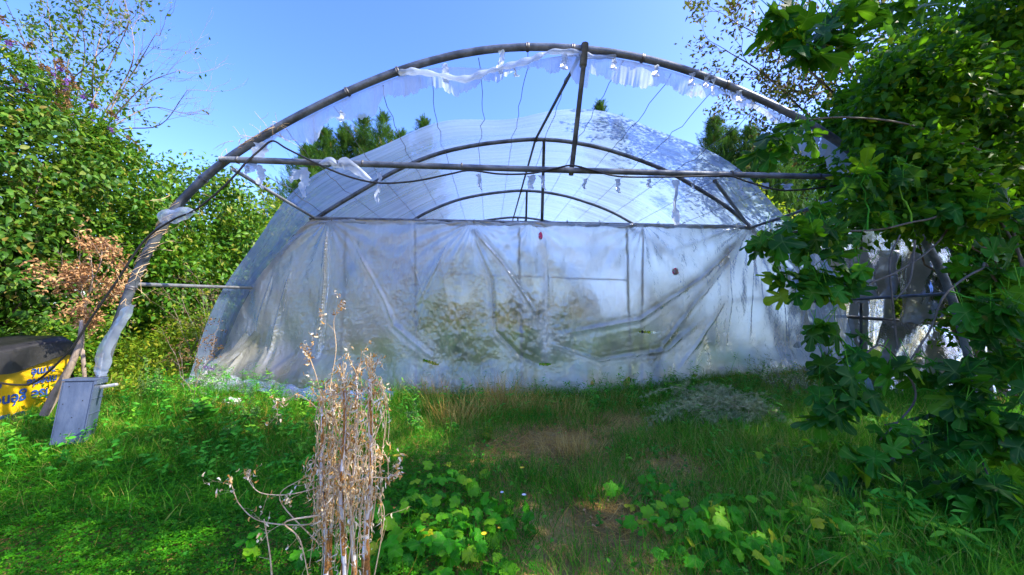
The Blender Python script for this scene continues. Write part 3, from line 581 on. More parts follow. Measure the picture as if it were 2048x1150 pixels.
blob_strip('film_wrap', [at(326, 446, 3.80), at(332, 436, 3.79), at(352, 430, 3.78), at(380, 425, 3.77), at(394, 424, 3.77)], [.10, .17, .12, .08, .02], MT['rag_film'], tunnel, .025)
blob_strip('film_wrap', [at(268, 608, 3.80), at(250, 632, 3.80), at(232, 662, 3.80), at(212, 700, 3.80), at(204, 735, 3.80), at(203, 752, 3.80)], [.05, .11, .12, .14, .12, .09], MT['rag_film'], tunnel, .022, 4)
# side skirt film flaring at the left foot
def skirt(U, V):
    a = np.interp(U, [0, .5, 1], [5.25, 5.9, 6.7]); X0 = -3.35-.12*U*3; Z = 1.0*(1-V)+.10*V+.03*np.sin(U*20); X = X0-.75*V**1.2-.25*U*V+.05*np.sin(U*17)*V
    Y = a-.12*V+.05*np.sin(U*9)*V; return np.stack([X, Y, Z], -1), {'op': .15+0*U, 'dirt_shade': .35*V}
link('side_skirt', grid_mesh('side_skirt', skirt, 60, 30, uvs=(2, 1)), MT['end_film'], tunnel)
# film lying on the ground in front of the left corner
def apron(U, V):
    X = -4.5+3.1*U; Y = 5.75-.40*V*(1+.3*np.sin(U*9)); Z = zt(X, Y)+.16-.10*V+.03*np.sin(X*9+2)*np.sin(Y*17)+.02*np.sin(X*23); return np.stack([X, Y, Z], -1), {'op': .12+0*U, 'dirt_shade': .3+.2*np.sin(X*6)}
link('ground_flap', grid_mesh('ground_flap', apron, 90, 24, uvs=(3, 1)), MT['end_film'], tunnel)

# ------------------------------------------------------------------ cable and dead vines on the frame
t = Tubes(); cp = [at(-40, 760, 3.75), at(40, 770, 3.75), at(80, 757, 3.75), at(140, 700, 3.74), at(180, 640, 3.74), at(235, 560, 3.75), at(290, 480, 3.76), at(345, 440, 3.75), at(390, 420, 3.75), at(440, 380, 3.75), at(475, 345, 3.75), at(492, 325, 3.75), at(520, 300, 3.78), at(545, 282, 3.79), at(575, 298, 3.77), at(640, 330, 3.74), at(700, 354, 3.74), at(760, 366, 3.74), at(830, 362, 3.74), at(900, 348, 3.75), at(940, 341, 3.75), at(1000, 348, 3.75), at(1060, 347, 3.75), at(1110, 337, 3.75), at(1145, 331, 3.75), at(1190, 342, 3.75), at(1240, 353, 3.76), at(1330, 354, 3.76), at(1420, 352, 3.76), at(1460, 352, 3.75), at(1500, 365, 3.75), at(1560, 380, 3.75), at(1620, 378, 3.75), at(1690, 368, 3.76)]
t.add(smooth_line(cp, 8), .0095, 8); tag(t.build('cable', MT['rubber']), 'long black rubber cable looping along the front crossbar and down the left leg', 'cable')
def vine_coil(u0, u1, turns, sd, nm, label):
    gg = np.random.default_rng(sd); tb = Tubes(); 
    for s in range(4):
        ph = gg.uniform(0, 6); pts = []; tt = turns*gg.uniform(.6, 1.1); a0, a1 = u0+gg.uniform(0, (u1-u0)*.3), u1-gg.uniform(0, (u1-u0)*.3)
        for i in range(60):
            f_ = i/59; p_ = arc_pt(a0+(a1-a0)*f_, 3.87); an = ph+tt*6.28*f_; rr = .050+.016*abs(math.sin(f_*9+ph))
            pts.append((p_[0]+rr*math.cos(an)*.9+gg.normal(0, .003), p_[1]+rr*math.sin(an), p_[2]+rr*math.cos(an)*.45+gg.normal(0, .003)))
        tb.add(pts, .0030*gg.uniform(.6, 1.3), 5, False)
    for s in range(16):
        p_ = arc_pt(gg.uniform(u0, u1), 3.87); twigs(tb, p_+gg.normal(0, .05, 3), gg.normal(0, 1, 3), .16, .003, 1, gg, [], .7, 2, 0)
    tag(tb.build(nm, MT['twig']), label, 'dead vine')
vine_coil(.115, .195, 4, 5, 'dead_vine', 'dry brown vine coiled around the sloping left leg of the front arch')
vine_coil(.235, .275, 2, 9, 'dead_vine', 'small tangle of dry tendrils where the front crossbar meets the arch')

# ------------------------------------------------------------------ LEFT: covered stack with banner, crate, rubbish
def covered_stack():
    th = empty('covered_stack', (-5.6, 4.3, 0), 'low stack under a black tarpaulin with an upside-down yellow lettered banner on its side', 'covered stack')
    X0, X1, Y0, Y1 = -8.0, -5.05, 3.2, 4.85
    def top(U, V):
        # V runs across: back foot -> top -> front drop facing +X
        X = np.interp(V, [0, .12, .72, .8, .86, 1], [X0, X0+.1, X1-.15, X1-.02, X1+.04, X1+.06]); Z = np.interp(V, [0, .12, .72, .8, .86, 1], [.2, 1.03, 1.05, 1.03, .98, .765])
        Y = Y0+(Y1-Y0)*U; e = sm(.93, 1, U); Z = Z-e*.10*(1-sm(.75, 1, V)); Z += .022*np.sin(X*3.1+Y*5)+.012*np.sin(X*9+Y*3)+.035*np.sin(Y*7)*sm(.85, 1, V); Z = Z-.10*sm(.4, 0, U)*sm(.85, 1, V)
        X = X+.02*np.sin(Y*14)*sm(.8, 1, V); return np.stack([X, Y, Z], -1), {'op': 0*U}
    link('tarpaulin', grid_mesh('tarpaulin', top, 80, 70), MT['tarp'], th)
    def end(U, V):
        X = X1+(X0-X1)*U; Z = .86-V*.55+.02*np.sin(X*6); Y = Y1+.02+.02*np.sin(X*9)+.02*V; return np.stack([X, Y, Z], -1), {'op': 0*U}
    link('tarpaulin_end', grid_mesh('tarpaulin_end', end, 40, 16), MT['tarp'], th)
    bx = X1-.01
    def ban(U, V):
        Y = Y0+(Y1-.02-Y0)*U; Z = .86-.84*V; X = bx+.008*np.sin(Y*6+V*3)*1.0; return np.stack([X, Y, Z], -1), {'op': 0*U}
    b = link('banner', grid_mesh('banner', ban, 60, 30), MT['banner'], th)
    def txt(s, y, z, size, bold=.0):
        c = bpy.data.curves.new('lettering', 'FONT'); c.body = s; c.size = size; c.extrude = .0015; c.offset = bold; c.materials.append(MT['ink']); c.align_x = 'LEFT'
        tmp = bpy.data.objects.new('t', c); col.objects.link(tmp); bpy.context.view_layer.update()
        me = bpy.data.meshes.new_from_object(tmp.evaluated_get(bpy.context.evaluated_depsgraph_get())); bpy.data.objects.remove(tmp)
        o = bpy.data.objects.new('lettering', me); col.objects.link(o); o.parent = b
        # on the +X face, turned upside down: text x -> -Y... glyph up -> -Z
        o.matrix_world = Matrix(((0, 0, 1, bx+.016), (-.82, 0, 0, y), (0, -1, 0, z), (0, 0, 0, 1)))
        return o
    txt('armé', 4.66, .715, .135, .0012); txt('piscine', 4.16, .745, .135, .0012)
    txt('nnerie', 4.68, .605, .135, .0012); txt('carrelage', 4.19, .62, .135, .0012)
    txt('ise générale', 4.60, .475, .18, .002); txt('BEL', 4.40, .27, .26, .006)
    # core so that it is not hollow
    c = bpy.data.meshes.new('stack_core'); x0, x1, y0, y1, z0, z1 = X0+.1, X1-.08, Y0+.05, Y1-.08, -.05, .9
    c.from_pydata([(x0, y0, z0), (x1, y0, z0), (x1, y1, z0), (x0, y1, z0), (x0, y0, z1), (x1, y0, z1), (x1, y1, z1), (x0, y1, z1)], [], [(0, 1, 2, 3), (4, 5, 6, 7), (0, 1, 5, 4), (1, 2, 6, 5), (2, 3, 7, 6), (3, 0, 4, 7)]); link('stack_core', c, MT['tarp'], th, False)
covered_stack()
def box_bm(name, dims, loc, mat, parent, bevel=.008, rot=None):
    import bmesh
    bm = bmesh.new(); bmesh.ops.create_cube(bm, size=1); bmesh.ops.scale(bm, vec=dims, verts=bm.verts)
    if bevel: bmesh.ops.bevel(bm, geom=list(bm.edges), offset=bevel, segments=2, affect='EDGES')
    me = bpy.data.meshes.new(name); bm.to_mesh(me); bm.free(); o = bpy.data.objects.new(name, me); col.objects.link(o); me.materials.append(mat); o.parent = parent; o.location = loc
    if rot: o.rotation_euler = rot
    return o
_c = at(146, 884, 3.66); cr = empty('plastic_crate', (_c.x, _c.y, _c.z), 'blue-grey plastic crate stood on end leaning against the foot of the left arch', 'crate')
cr.rotation_euler = (R(-5), R(4.5), R(26)); cr.scale = (.60, .95, .84)
box_bm('crate_body', (.34, .24, .66), (0, 0, .33), MT['crate'], cr, .014)
for dz in (.665,): box_bm('rim', (.37, .27, .022), (.005, .005, dz), MT['crate'], cr, .006)
box_bm('lip', (.03, .255, .045), (.178, .004, .635), MT['crate'], cr, .005)
for k in range(3): box_bm('rib', (.012, .23, .010), (.173, 0, .14+.16*k), MT['crate'], cr, .002)
for x in (-.165, .165): box_bm('edge_rib', (.012, .014, .64), (x, -.120, .33), MT['crate'], cr, .003)
for (x, z) in ((-.09, .6), (.08, .45), (-.12, .42), (.0, .28), (.1, .16), (-.08, .12)):
    box_bm('hole', (.010, .004, .010), (x, -.1215, z), MT['rubber'], cr, .001)
def litter(px, py, sd, s, label):
    gg = np.random.default_rng(sd); c = gnd(px, py, .15); P = unit(gg.normal(0, 1, (260, 3)))
    import bmesh
    bm = bmesh.new(); bmesh.ops.create_icosphere(bm, subdivisions=4, radius=1)
    for v in bm.verts:
        q = v.co; k = 1+.25*math.sin(q.x*5+sd)*math.sin(q.y*6)+.16*math.sin(q.z*11+q.x*7)+.08*math.sin(q.x*23+q.y*19); v.co = Vector((q.x*s*k, q.y*s*.8*k, max(q.z, -.5)*s*.55*k))
    me = bpy.data.meshes.new('plastic_bag'); bm.to_mesh(me); bm.free(); o = link('plastic_bag', me, MT['white']); o.location = (c.x, c.y, zt(c.x, c.y)+s*.25); tag(o, label, 'plastic bag', 'white rubbish at the tunnel corner')
litter(408, 800, 1, .07, 'crumpled white plastic at the left foot of the tunnel')
litter(462, 806, 2, .09, 'larger crumpled white plastic half hidden by weeds below the ground flap')
def post_old():
    t = Tubes(); t.add([at(88, 830, 4.0), at(110, 790, 4.02), at(140, 735, 4.05), at(160, 690, 4.1), at(163, 640, 4.12)], [.035, .04, .03, .025, .012], 8)
    tag(t.build('old_branch', MT['bark_grey']), 'leaning grey weathered branch between the yellow banner and the crate', 'branch')
post_old()

# ------------------------------------------------------------------ shrubs / trees
def shrub(name, label, cat, blobs, n, lsize, mat, group=None, tpl=OVATE, base=None, droop=.45, nclump=60, cr=.22, shell=.55, seed=0, upness=.4, stems=6, barkm='bark', stem_r=.03, crown='crown'):
    gg = np.random.default_rng(seed); bx = np.array([b[0] for b in blobs], float).mean(0); base = base or (bx[0], bx[1], 0); base = (base[0], base[1], float(zt(base[0], base[1])))
    root = empty(name, base, label, cat, group); PP = []; OO = []
    vol = np.array([b[1][0]*b[1][1]*b[1][2] for b in blobs], float)**.7; vol /= vol.sum()
    for (c, r_), v in zip(blobs, vol):
        P, O = clump_pts(c, r_, int(n*v), gg, nclump, shell, cr, zmin=float(base[2])+.03); PP.append(P); OO.append(O)
    P = np.concatenate(PP); O = np.concatenate(OO); m = len(P)
    Dr = O*.7+gg.normal(0, .55, (m, 3)); Dr[:, 2] -= droop; Up = O*.5+gg.normal(0, .45, (m, 3)); Up[:, 2] += upness
    scatter(crown, tpl, P, Dr, Up, lsize*gg.uniform(.55, 1.25, m), MT[mat], root, seed=seed)
    tb = Tubes()
    for k in range(stems):
        c, r_ = blobs[gg.integers(0, len(blobs))]; tip = np.array(c)+gg.normal(0, .45, 3)*np.array(r_); tip[2] = max(tip[2], base[2]+.3)
        st = np.array(base)+np.array([gg.normal(0, .12), gg.normal(0, .12), -.05]); limbs(tb, st, [tip], stem_r, stem_r*.3, gg, 0, 6, .25)
    tb.build('trunk', MT[barkm], root); return root, P
HG = 'shrubs of the left hedge'
hedge = [
    ('hedge_shrub', 'drooping-leaved green shrub behind the tarpaulin at the left edge', (-6.9, 3.7), 4.5, 1.15, 'hedge_dull', 30000),
    ('hedge_shrub', 'tall dull green shrub behind the brown dead bush', (-6.9, 5.4), 4.55, 1.35, 'hedge_dull', 32000),
    ('hedge_shrub', 'glossy green shrub with round leaves just left of the front arch leg', (-6.7, 7.2), 4.85, 1.35, 'hedge', 28000),
    ('hedge_shrub', 'bright green shrub seen through the left bay above the side rail', (-6.7, 9.3), 4.9, 1.5, 'hedge', 21000),
    ('hedge_shrub', 'yellowish green shrub touching the left side of the plastic roof', (-6.9, 11.8), 4.6, 1.8, 'lime', 13000),
]
for i, (nm, lb, (x, y), h, r_, mt, n) in enumerate(hedge):
    shrub(nm, lb, 'shrub', [((x, y, h*.30), (r_, r_, h*.34)), ((x-.1, y+.1, h*.66), (r_*.95, r_*.95, h*.34)), ((x-.7, y, h*.45), (r_, r_*1.1, h*.45))], n, .10 if i < 3 else .12, mt, HG, seed=20+i, nclump=90, cr=.26, shell=.35, base=(x, y), stem_r=.035)
# butterfly bush on top of the hedge with rusty and purple spikes
bb, P = shrub('butterfly_bush', 'butterfly bush with rusty and purple flower spikes above the hedge at top left', 'shrub', [((-7.3, 5.0, 4.5), (1.0, 1.4, .7)), ((-7.2, 6.4, 4.2), (.8, 1.0, .6)), ((-6.7, 4.0, 4.1), (.6, .8, .6))], 14000, .12, 'hedge', tpl=LANCE, seed=31, base=(-7.3, 5.2), droop=.2, nclump=60)
gg = np.random.default_rng(8); top = P[(P[:, 2] > 4.25)]; top = top[gg.integers(0, len(top), 150)]
for nm, mt, sl, nn in (('flower_spike_rust', 'rust', slice(0, 110), 34), ('flower_spike_purple', 'purple', slice(110, 150), 26)):
    Q = []; Dd = []
    for c in top[sl]:
        c = c+np.array([.22, -.10, .12])
        d = np.array([gg.normal(.5, .4), gg.normal(-.3, .4), gg.uniform(-.2, .8)]); d /= np.linalg.norm(d); L_ = gg.uniform(.14, .28) if mt == 'rust' else gg.uniform(.06, .12)
        for k in range(nn):
            f_ = k/nn; rr = .026*(1-f_*.8); Q.append(c+d*L_*f_+np.array([0, 0, -.12*f_*f_])+gg.normal(0, rr*.6, 3)); Dd.append(d+gg.normal(0, .7, 3))
    scatter('flower_spikes', SMALL, np.array(Q), np.array(Dd), gg.normal(0, 1, (len(Q), 3)), .045, MT[mt], bb)
# half-bare tree behind the hedge
def stems_tree(name, label, cat, Y, base_px, stems, leafmat, tpl, lsize, leafbox, nleaf, r0, barkm, seed, depth=2, spread=.55, L=.9, up=.1, yj=.5, leafprob=None, rsc=.55, group=None):
    gg = np.random.default_rng(seed); b = at(*base_px, Y); root = empty(name, (b.x, Y, float(zt(b.x, Y))), label, cat, group); tb = Tubes(); ends = []
    tb.add([(b.x, Y, -.1), (b.x+.05, Y, b.z*.5), tuple(b)], [r0*1.3, r0*1.15, r0], 9)
    for st in stems:
        pts = smooth_line([b if i == 0 else at(x, y, Y+gg.normal(0, yj)) for i, (x, y) in enumerate([base_px]+st)], 5)
        tb.add(pts, np.linspace(r0*rsc, r0*.12, len(pts)), 6)
        for i in range(5, len(pts), 2):
            d = pts[i]-pts[i-1]; twigs(tb, pts[i], np.array(tuple(d.normalized()))+gg.normal(0, spread, 3), L*gg.uniform(.5, 1.1), r0*.13, depth-1, gg, ends, spread, 3, up)
        ends += [(np.array(tuple(p_)), np.array([0, 0, 1.]), 0) for p_ in pts[8:]]
    tb.build('trunk', MT[barkm], root)
    E_ = [(p_, d) for p_, d, k in ends if leafbox(p_, gg)]
    if E_ and nleaf:
        idx = gg.integers(0, len(E_), nleaf); P = np.array([E_[i][0] for i in idx])+gg.normal(0, .055, (nleaf, 3)); Dr = np.array([E_[i][1] for i in idx])*.6+gg.normal(0, .6, (nleaf, 3)); Up = gg.normal(0, .6, (nleaf, 3)); Up[:, 2] += .6
        scatter('crown', tpl, P, Dr, Up, lsize*gg.uniform(.6, 1.2, nleaf), MT[leafmat], root, seed=seed)
    return root
def proj(p):
    d = np.array(p)-np.array([0, 0, CZ]); ct, st, cp_, sp = math.cos(YAW), math.sin(YAW), math.cos(PITCH), math.sin(PITCH)
    f_ = d@np.array([st*cp_, ct*cp_, sp]); x = d@np.array([ct, -st, 0]); y = d@np.array([-st*sp, -ct*sp, cp_]); return 1024+F*x/f_, 575-F*y/f_
TX = (at(260, 100, 7.5).x)
stems_tree('sparse_tree', 'half-bare tree with pale branches behind the hedge, leafy only at its top left', 'tree', 7.5, (150, 330),
    [[(120, 200), (105, 90), (92, -20)], [(115, 230), (60, 110), (10, 0)], [(140, 240), (135, 130), (165, 40), (190, -30)], [(185, 230), (185, 150), (205, 60), (240, -30)], [(200, 240), (255, 150), (268, 90), (250, 0)],
     [(205, 245), (275, 130), (310, 70)], [(170, 240), (225, 120), (262, 40)], [(215, 250), (290, 170), (360, 140)], [(225, 255), (300, 215), (372, 228)], [(160, 250), (80, 150), (40, 60)], [(150, 220), (170, 100), (150, 0)], [(235, 262), (320, 250), (375, 180)], [(130, 190), (175, 130), (250, 60)]],
    'hedge_dull', SMALL, .10, lambda p_, g_: p_[0] < TX+.05+g_.normal(0, .12) or g_.random() < .015, 2800, .035, 'bark_grey', 41, 3, .5, .7, .1, .5)
# brown dead bush beside the left leg
stems_tree('dead_bush', 'brown withered bush with rust-coloured leaves beside the left arch leg', 'shrub', 4.75, (165, 700), [[(170, 620), (185, 560), (180, 500)], [(172, 600), (215, 540), (240, 500)], [(168, 600), (130, 560), (125, 530)], [(175, 590), (200, 530), (205, 490)], [(172, 640), (215, 590), (250, 560)], [(168, 620), (160, 540), (160, 495)]],
    'deadleaf', CURL, .055, lambda p_, g_: float(vnoise(p_[0]*5+3, p_[2]*5, 2)) > .50, 1700, .018, 'bark_grey', 42, 2, .6, .24, .05, .10)
# roadside tangle between hedge and side rail
def patch_pts(poly_px, n, gg, z=.0):
    xs = [q[0] for q in poly_px]; ys = [q[1] for q in poly_px]; out = []
    def inside(x, y):
        c = False; j = len(poly_px)-1
        for i in range(len(poly_px)):
            a, b = poly_px[i], poly_px[j]
            if (a[1] > y) != (b[1] > y) and x < (b[0]-a[0])*(y-a[1])/(b[1]-a[1])+a[0]: c = not c
            j = i
        return c
    while len(out) < n:
        x, y = gg.uniform(min(xs), max(xs)), gg.uniform(min(ys), max(ys))
        if inside(x, y): p_ = gnd(x, y, z); out.append((p_.x, p_.y))
    return np.array(out)
shrub('bramble_bush', 'yellow-green bramble filling the gap under the left side rail', 'shrub', [((-4.9, 6.0, .55), (.9, .9, .65)), ((-4.6, 5.0, .35), (.6, .6, .5)), ((-5.6, 5.6, .5), (.6, .8, .8)), ((-5.2, 6.9, .7), (.9, .9, .7))], 9000, .065, 'lime', tpl=SMALL, seed=51, nclump=60, cr=.3, shell=.2, upness=.7, stem_r=.01)
shrub('bramble_bush', 'low leafy bush between the black tarpaulin and the hedge', 'shrub', [((-5.7, 5.3, .6), (.5, .5, .6)), ((-5.3, 4.75, .3), (.35, .35, .4))], 3000, .07, 'hedge', tpl=SMALL, seed=52, shell=.2, cr=.3, upness=.7, stem_r=.01)
def dry_weed(name, label, x, y, h, n, seed, spread=.35, mat='rust', sz=.03, nleaf=500, group='dry seed heads under the side rail'):
    gg = np.random.default_rng(seed); z0 = float(zt(x, y)); root = empty(name, (x, y, z0), label, 'dry weed', group); tb = Tubes(); ends = []
    for k in range(n):
        a = gg.uniform(0, 6.28); d = np.array([math.cos(a)*spread, math.sin(a)*spread, 1]); p0 = np.array([x+gg.normal(0, .06), y+gg.normal(0, .06), z0-.03]); L_ = h*gg.uniform(.6, 1)
        pts = [p0+d*L_*i/6/np.linalg.norm(d)+gg.normal(0, .012, 3)*(i > 0) for i in range(7)]; tb.add(pts, np.linspace(.006, .0025, 7), 4, False)
        for i in (3, 4, 5, 6): twigs(tb, pts[i], d+gg.normal(0, .5, 3), L_*.22, .002, 1, gg, ends, .5, 3, .05, 3)
    tb.build('stem', MT['bark_grey'], root); idx = gg.integers(0, len(ends), nleaf); P = np.array([ends[i][0] for i in idx])+gg.normal(0, .012, (nleaf, 3))
    scatter('seed_sprays', SMALL, P, gg.normal(0, 1, (nleaf, 3)), gg.normal(0, 1, (nleaf, 3)), sz, MT[mat], root); return root
dry_weed('dry_weed', 'tall dry brown weed in the dark gap below the middle of the left side rail', -4.55, 6.3, 1.75, 9, 61)
dry_weed('dry_weed', 'bushy dry brown weed next to the left edge of the plastic', -4.15, 6.5, 1.55, 9, 62)
dry_weed('dry_weed', 'short dry weed leaning on the lower left of the plastic roof', -3.85, 5.05, .95, 5, 63)
# lime and dark shrubs further back on the left
shrub('round_shrub', 'pale green bush in the sky gap right of the left hedge', 'shrub', [((-9.0, 15.5, 3.0), (1.9, 1.5, 3.2))], 5000, .2, 'lime', seed=71, group='bushes behind the tunnel', stem_r=.06)
shrub('round_shrub', 'dark bush beside the left roof edge below the conifers', 'shrub', [((-8.2, 18.5, 3.2), (2.0, 1.6, 3.6))], 5000, .2, 'hedge', seed=72, group='bushes behind the tunnel', stem_r=.06)
shrub('yellow_shrub', 'bright yellow-green shrub behind the right end of the crossbar', 'shrub', [((7.6, 10.5, 3.2), (1.5, 1.2, 2.0)), ((7.3, 10.5, 1.6), (1.2, 1.2, 1.6))], 7000, .13, 'lime', seed=73, stem_r=.05)
def conifer(x, y, h, r_, seed, label, group='conifers behind the tunnel', n=6000):
    gg = np.random.default_rng(seed); root = empty('conifer', (x, y, 0), label, 'tree', group); tb = Tubes(); tb.add([(x, y, -.1), (x, y, h*.5), (x, y, h*.97)], [.16, .1, .02], 8); tb.build('trunk', MT['bark'], root)
    nb = 300; hb = 1-gg.random(nb)**1.25*.98; hb = np.sort(hb); ab = np.arange(nb)*2.4+gg.normal(0, .3, nb); P = []; Dr = []
    for hh, a in zip(hb, ab):
        R_ = 2.6*r_*min(.75, (1-hh)*1.15)*gg.uniform(.55, 1.2)+.04; o = np.array([math.cos(a), math.sin(a), 0]); k = int(n/nb*(.35+R_/r_*1.2)); f_ = gg.random(k)**.6
        q = np.array([x, y, hh*h])+o*R_*f_[:, None]; q[:, 2] += .35*R_*f_**2; q += gg.normal(0, .08+.12*R_, (k, 3)); P.append(q)
        d = o*.6+np.array([0, 0, .75]); Dr.append(d+gg.normal(0, .33, (k, 3)))
    P = np.concatenate(P); Dr = np.concatenate(Dr); scatter('crown', SPRAY, P, Dr, gg.normal(0, 1, (len(P), 3)), gg.uniform(.25, .6, len(P))*min(1, .5+h/20), MT['conifer'], root, seed=seed, wscale=.7)
CON = [(615, 300, 21, 1.6, 'shortest conifer at the left end of the row, above the crossbar'), (652, 268, 22, 1.4, 'second conifer from the left in the left-hand row'), (690, 258, 22.5, 1.2, 'third conifer from the left, slim and dark'), (728, 242, 23, 1.3, 'fourth conifer from the left, pointed tip under the torn film'), (766, 236, 22, 1.3, 'tallest conifer of the left row with a browned right flank'),
       (803, 268, 23, 1.1, 'small conifer tip between the tall one and the roof edge'), (848, 243, 24, 1.2, 'rightmost conifer of the left row, rising from the roof edge'), (1200, 212, 26, 1.2, 'lone conifer tip rising over the top of the plastic roof'), (1237, 238, 27, .9, 'tiny conifer tip just right of the lone tip above the roof'),
       (1428, 243, 20, 1.3, 'pointed conifer at the left end of the right-hand row'), (1462, 268, 20, 1.3, 'second conifer of the right-hand row'), (1500, 262, 19, 1.5, 'third conifer of the right-hand row, partly behind fig leaves'), (1545, 285, 18, 1.6, 'broad conifer of the right-hand row behind the fig leaves'), (1600, 300, 18, 1.6, 'rightmost conifer hidden behind fig leaves')]
for i, (px, py, Y, r_, lb) in enumerate(CON):
    p_ = at(px, py, Y); conifer(p_.x, Y, p_.z, r_, 80+i, lb)
# vegetation seen inside / behind the tunnel
for i, (x, y, h, r_, mt, lb) in enumerate([(-1.0, 21, 4.2, 2.2, 'lime', 'blurred light bush behind the tunnel, left part of the sheet'), (3.2, 21.5, 4.6, 2.6, 'hedge', 'blurred dark bush behind the tunnel, right part of the sheet'), (7.5, 20, 4.0, 2.2, 'hedge', 'blurred bush behind the tunnel near its right wall'), (-4.5, 20, 3.8, 2.0, 'hedge', 'blurred bush behind the tunnel near its left wall')]):
    shrub('back_shrub', lb, 'shrub', [((x, y, h*.5), (r_, 1.2, h*.55))], 6500, .24, mt, seed=100+i, group='bushes seen through the end sheet')
for i, (x, y, h, mt, lb) in enumerate([(-.3, 8.2, 1.0, 'lime', 'leafy weed inside the tunnel left of the middle'), (-1.6, 9.5, 1.3, 'hedge', 'tall weed inside the tunnel behind the left half of the sheet'), (1.5, 9.2, .9, 'hedge', 'weed inside the tunnel behind the crumpled folds'), (3.4, 8.6, .9, 'lime', 'weed inside the tunnel behind the right half of the sheet'), (2.4, 11.5, 1.2, 'hedge', 'tall weed deeper inside the tunnel'), (.3, 12.5, 1.2, 'lime', 'pale weed deep inside the tunnel')]):
    shrub('tunnel_weed', lb, 'weed', [((x, y, h*.5), (.6, .5, h*.55))], 1100, .11, mt, seed=110+i, group='weeds growing inside the tunnel', stem_r=.008)

# ------------------------------------------------------------------ RIGHT: plum, fine-leaved tree, fig, neighbour film
stems_tree('plum_tree', 'thin plum tree with small dark leaves against the sky at top right', 'tree', 5.6, (1900, 420),
    [[(1760, 330), (1640, 250), (1530, 150), (1450, 100)], [(1720, 260), (1600, 120), (1480, 50)], [(1780, 240), (1680, 100), (1620, 0)], [(1700, 330), (1600, 270), (1500, 200)], [(1850, 240), (1780, 80), (1760, -20)], [(1740, 380), (1640, 330), (1560, 280)], [(1700, 220), (1640, 160), (1550, 80)], [(1760, 200), (1700, 160), (1640, 110)], [(1680, 200), (1620, 190), (1560, 170)]],
    'plum', SMALL, .085, lambda p_, g_: True, 6500, .05, 'bark', 43, 3, .5, .6, .05, .35)
tr1, _ = shrub('leafy_tree', 'yellow-green small-leaved tree filling the upper right corner', 'tree', [((6.0, 4.4, 3.5), (1.6, 1.1, 1.1)), ((5.0, 4.2, 2.75), (1.0, .8, .65)), ((6.2, 4.2, 4.7), (1.5, 1.0, 1.0)), ((7.0, 4.6, 3.4), (1.3, 1.0, 1.0)), ((7.2, 4.6, 1.9), (.9, .8, 1.2)), ((4.9, 4.3, 3.7), (.8, .7, .7)), ((3.95, 3.3, 2.75), (.6, .3, .38)), ((4.0, 3.4, 3.3), (.4, .3, .35)), ((4.2, 3.3, 2.5), (.7, .4, .45)), ((4.3, 3.4, 3.6), (.6, .4, .6))], 62000, .10, 'fine', tpl=OVATE, seed=121, base=(7.8, 4.9), nclump=60, cr=.36, shell=.0, droop=.35, stems=4, stem_r=.02)
shrub('dark_shrub', 'dark shrub behind the torn plastic at the right edge', 'shrub', [((9.5, 7.5, 2.0), (1.8, 2.4, 2.2)), ((7.9, 8.6, 1.4), (1.0, 1.8, 1.6)), ((10.3, 5.2, 3.0), (1.3, 1.4, 2.0))], 24000, .13, 'hedge', seed=122, nclump=80, shell=.3)  # last crown blob added to cast shade on the torn sheets
shrub('dark_shrub', 'dark thicket closing the view far right behind the torn plastic', 'shrub', [((13, 9.0, 2.0), (2.6, 2.6, 2.6)), ((12.5, 5.4, 1.6), (1.8, 2.0, 2.0)), ((10.5, 12, 2.2), (3.0, 2, 2.8))], 20000, .19, 'hedge', seed=123, nclump=80, shell=.3)
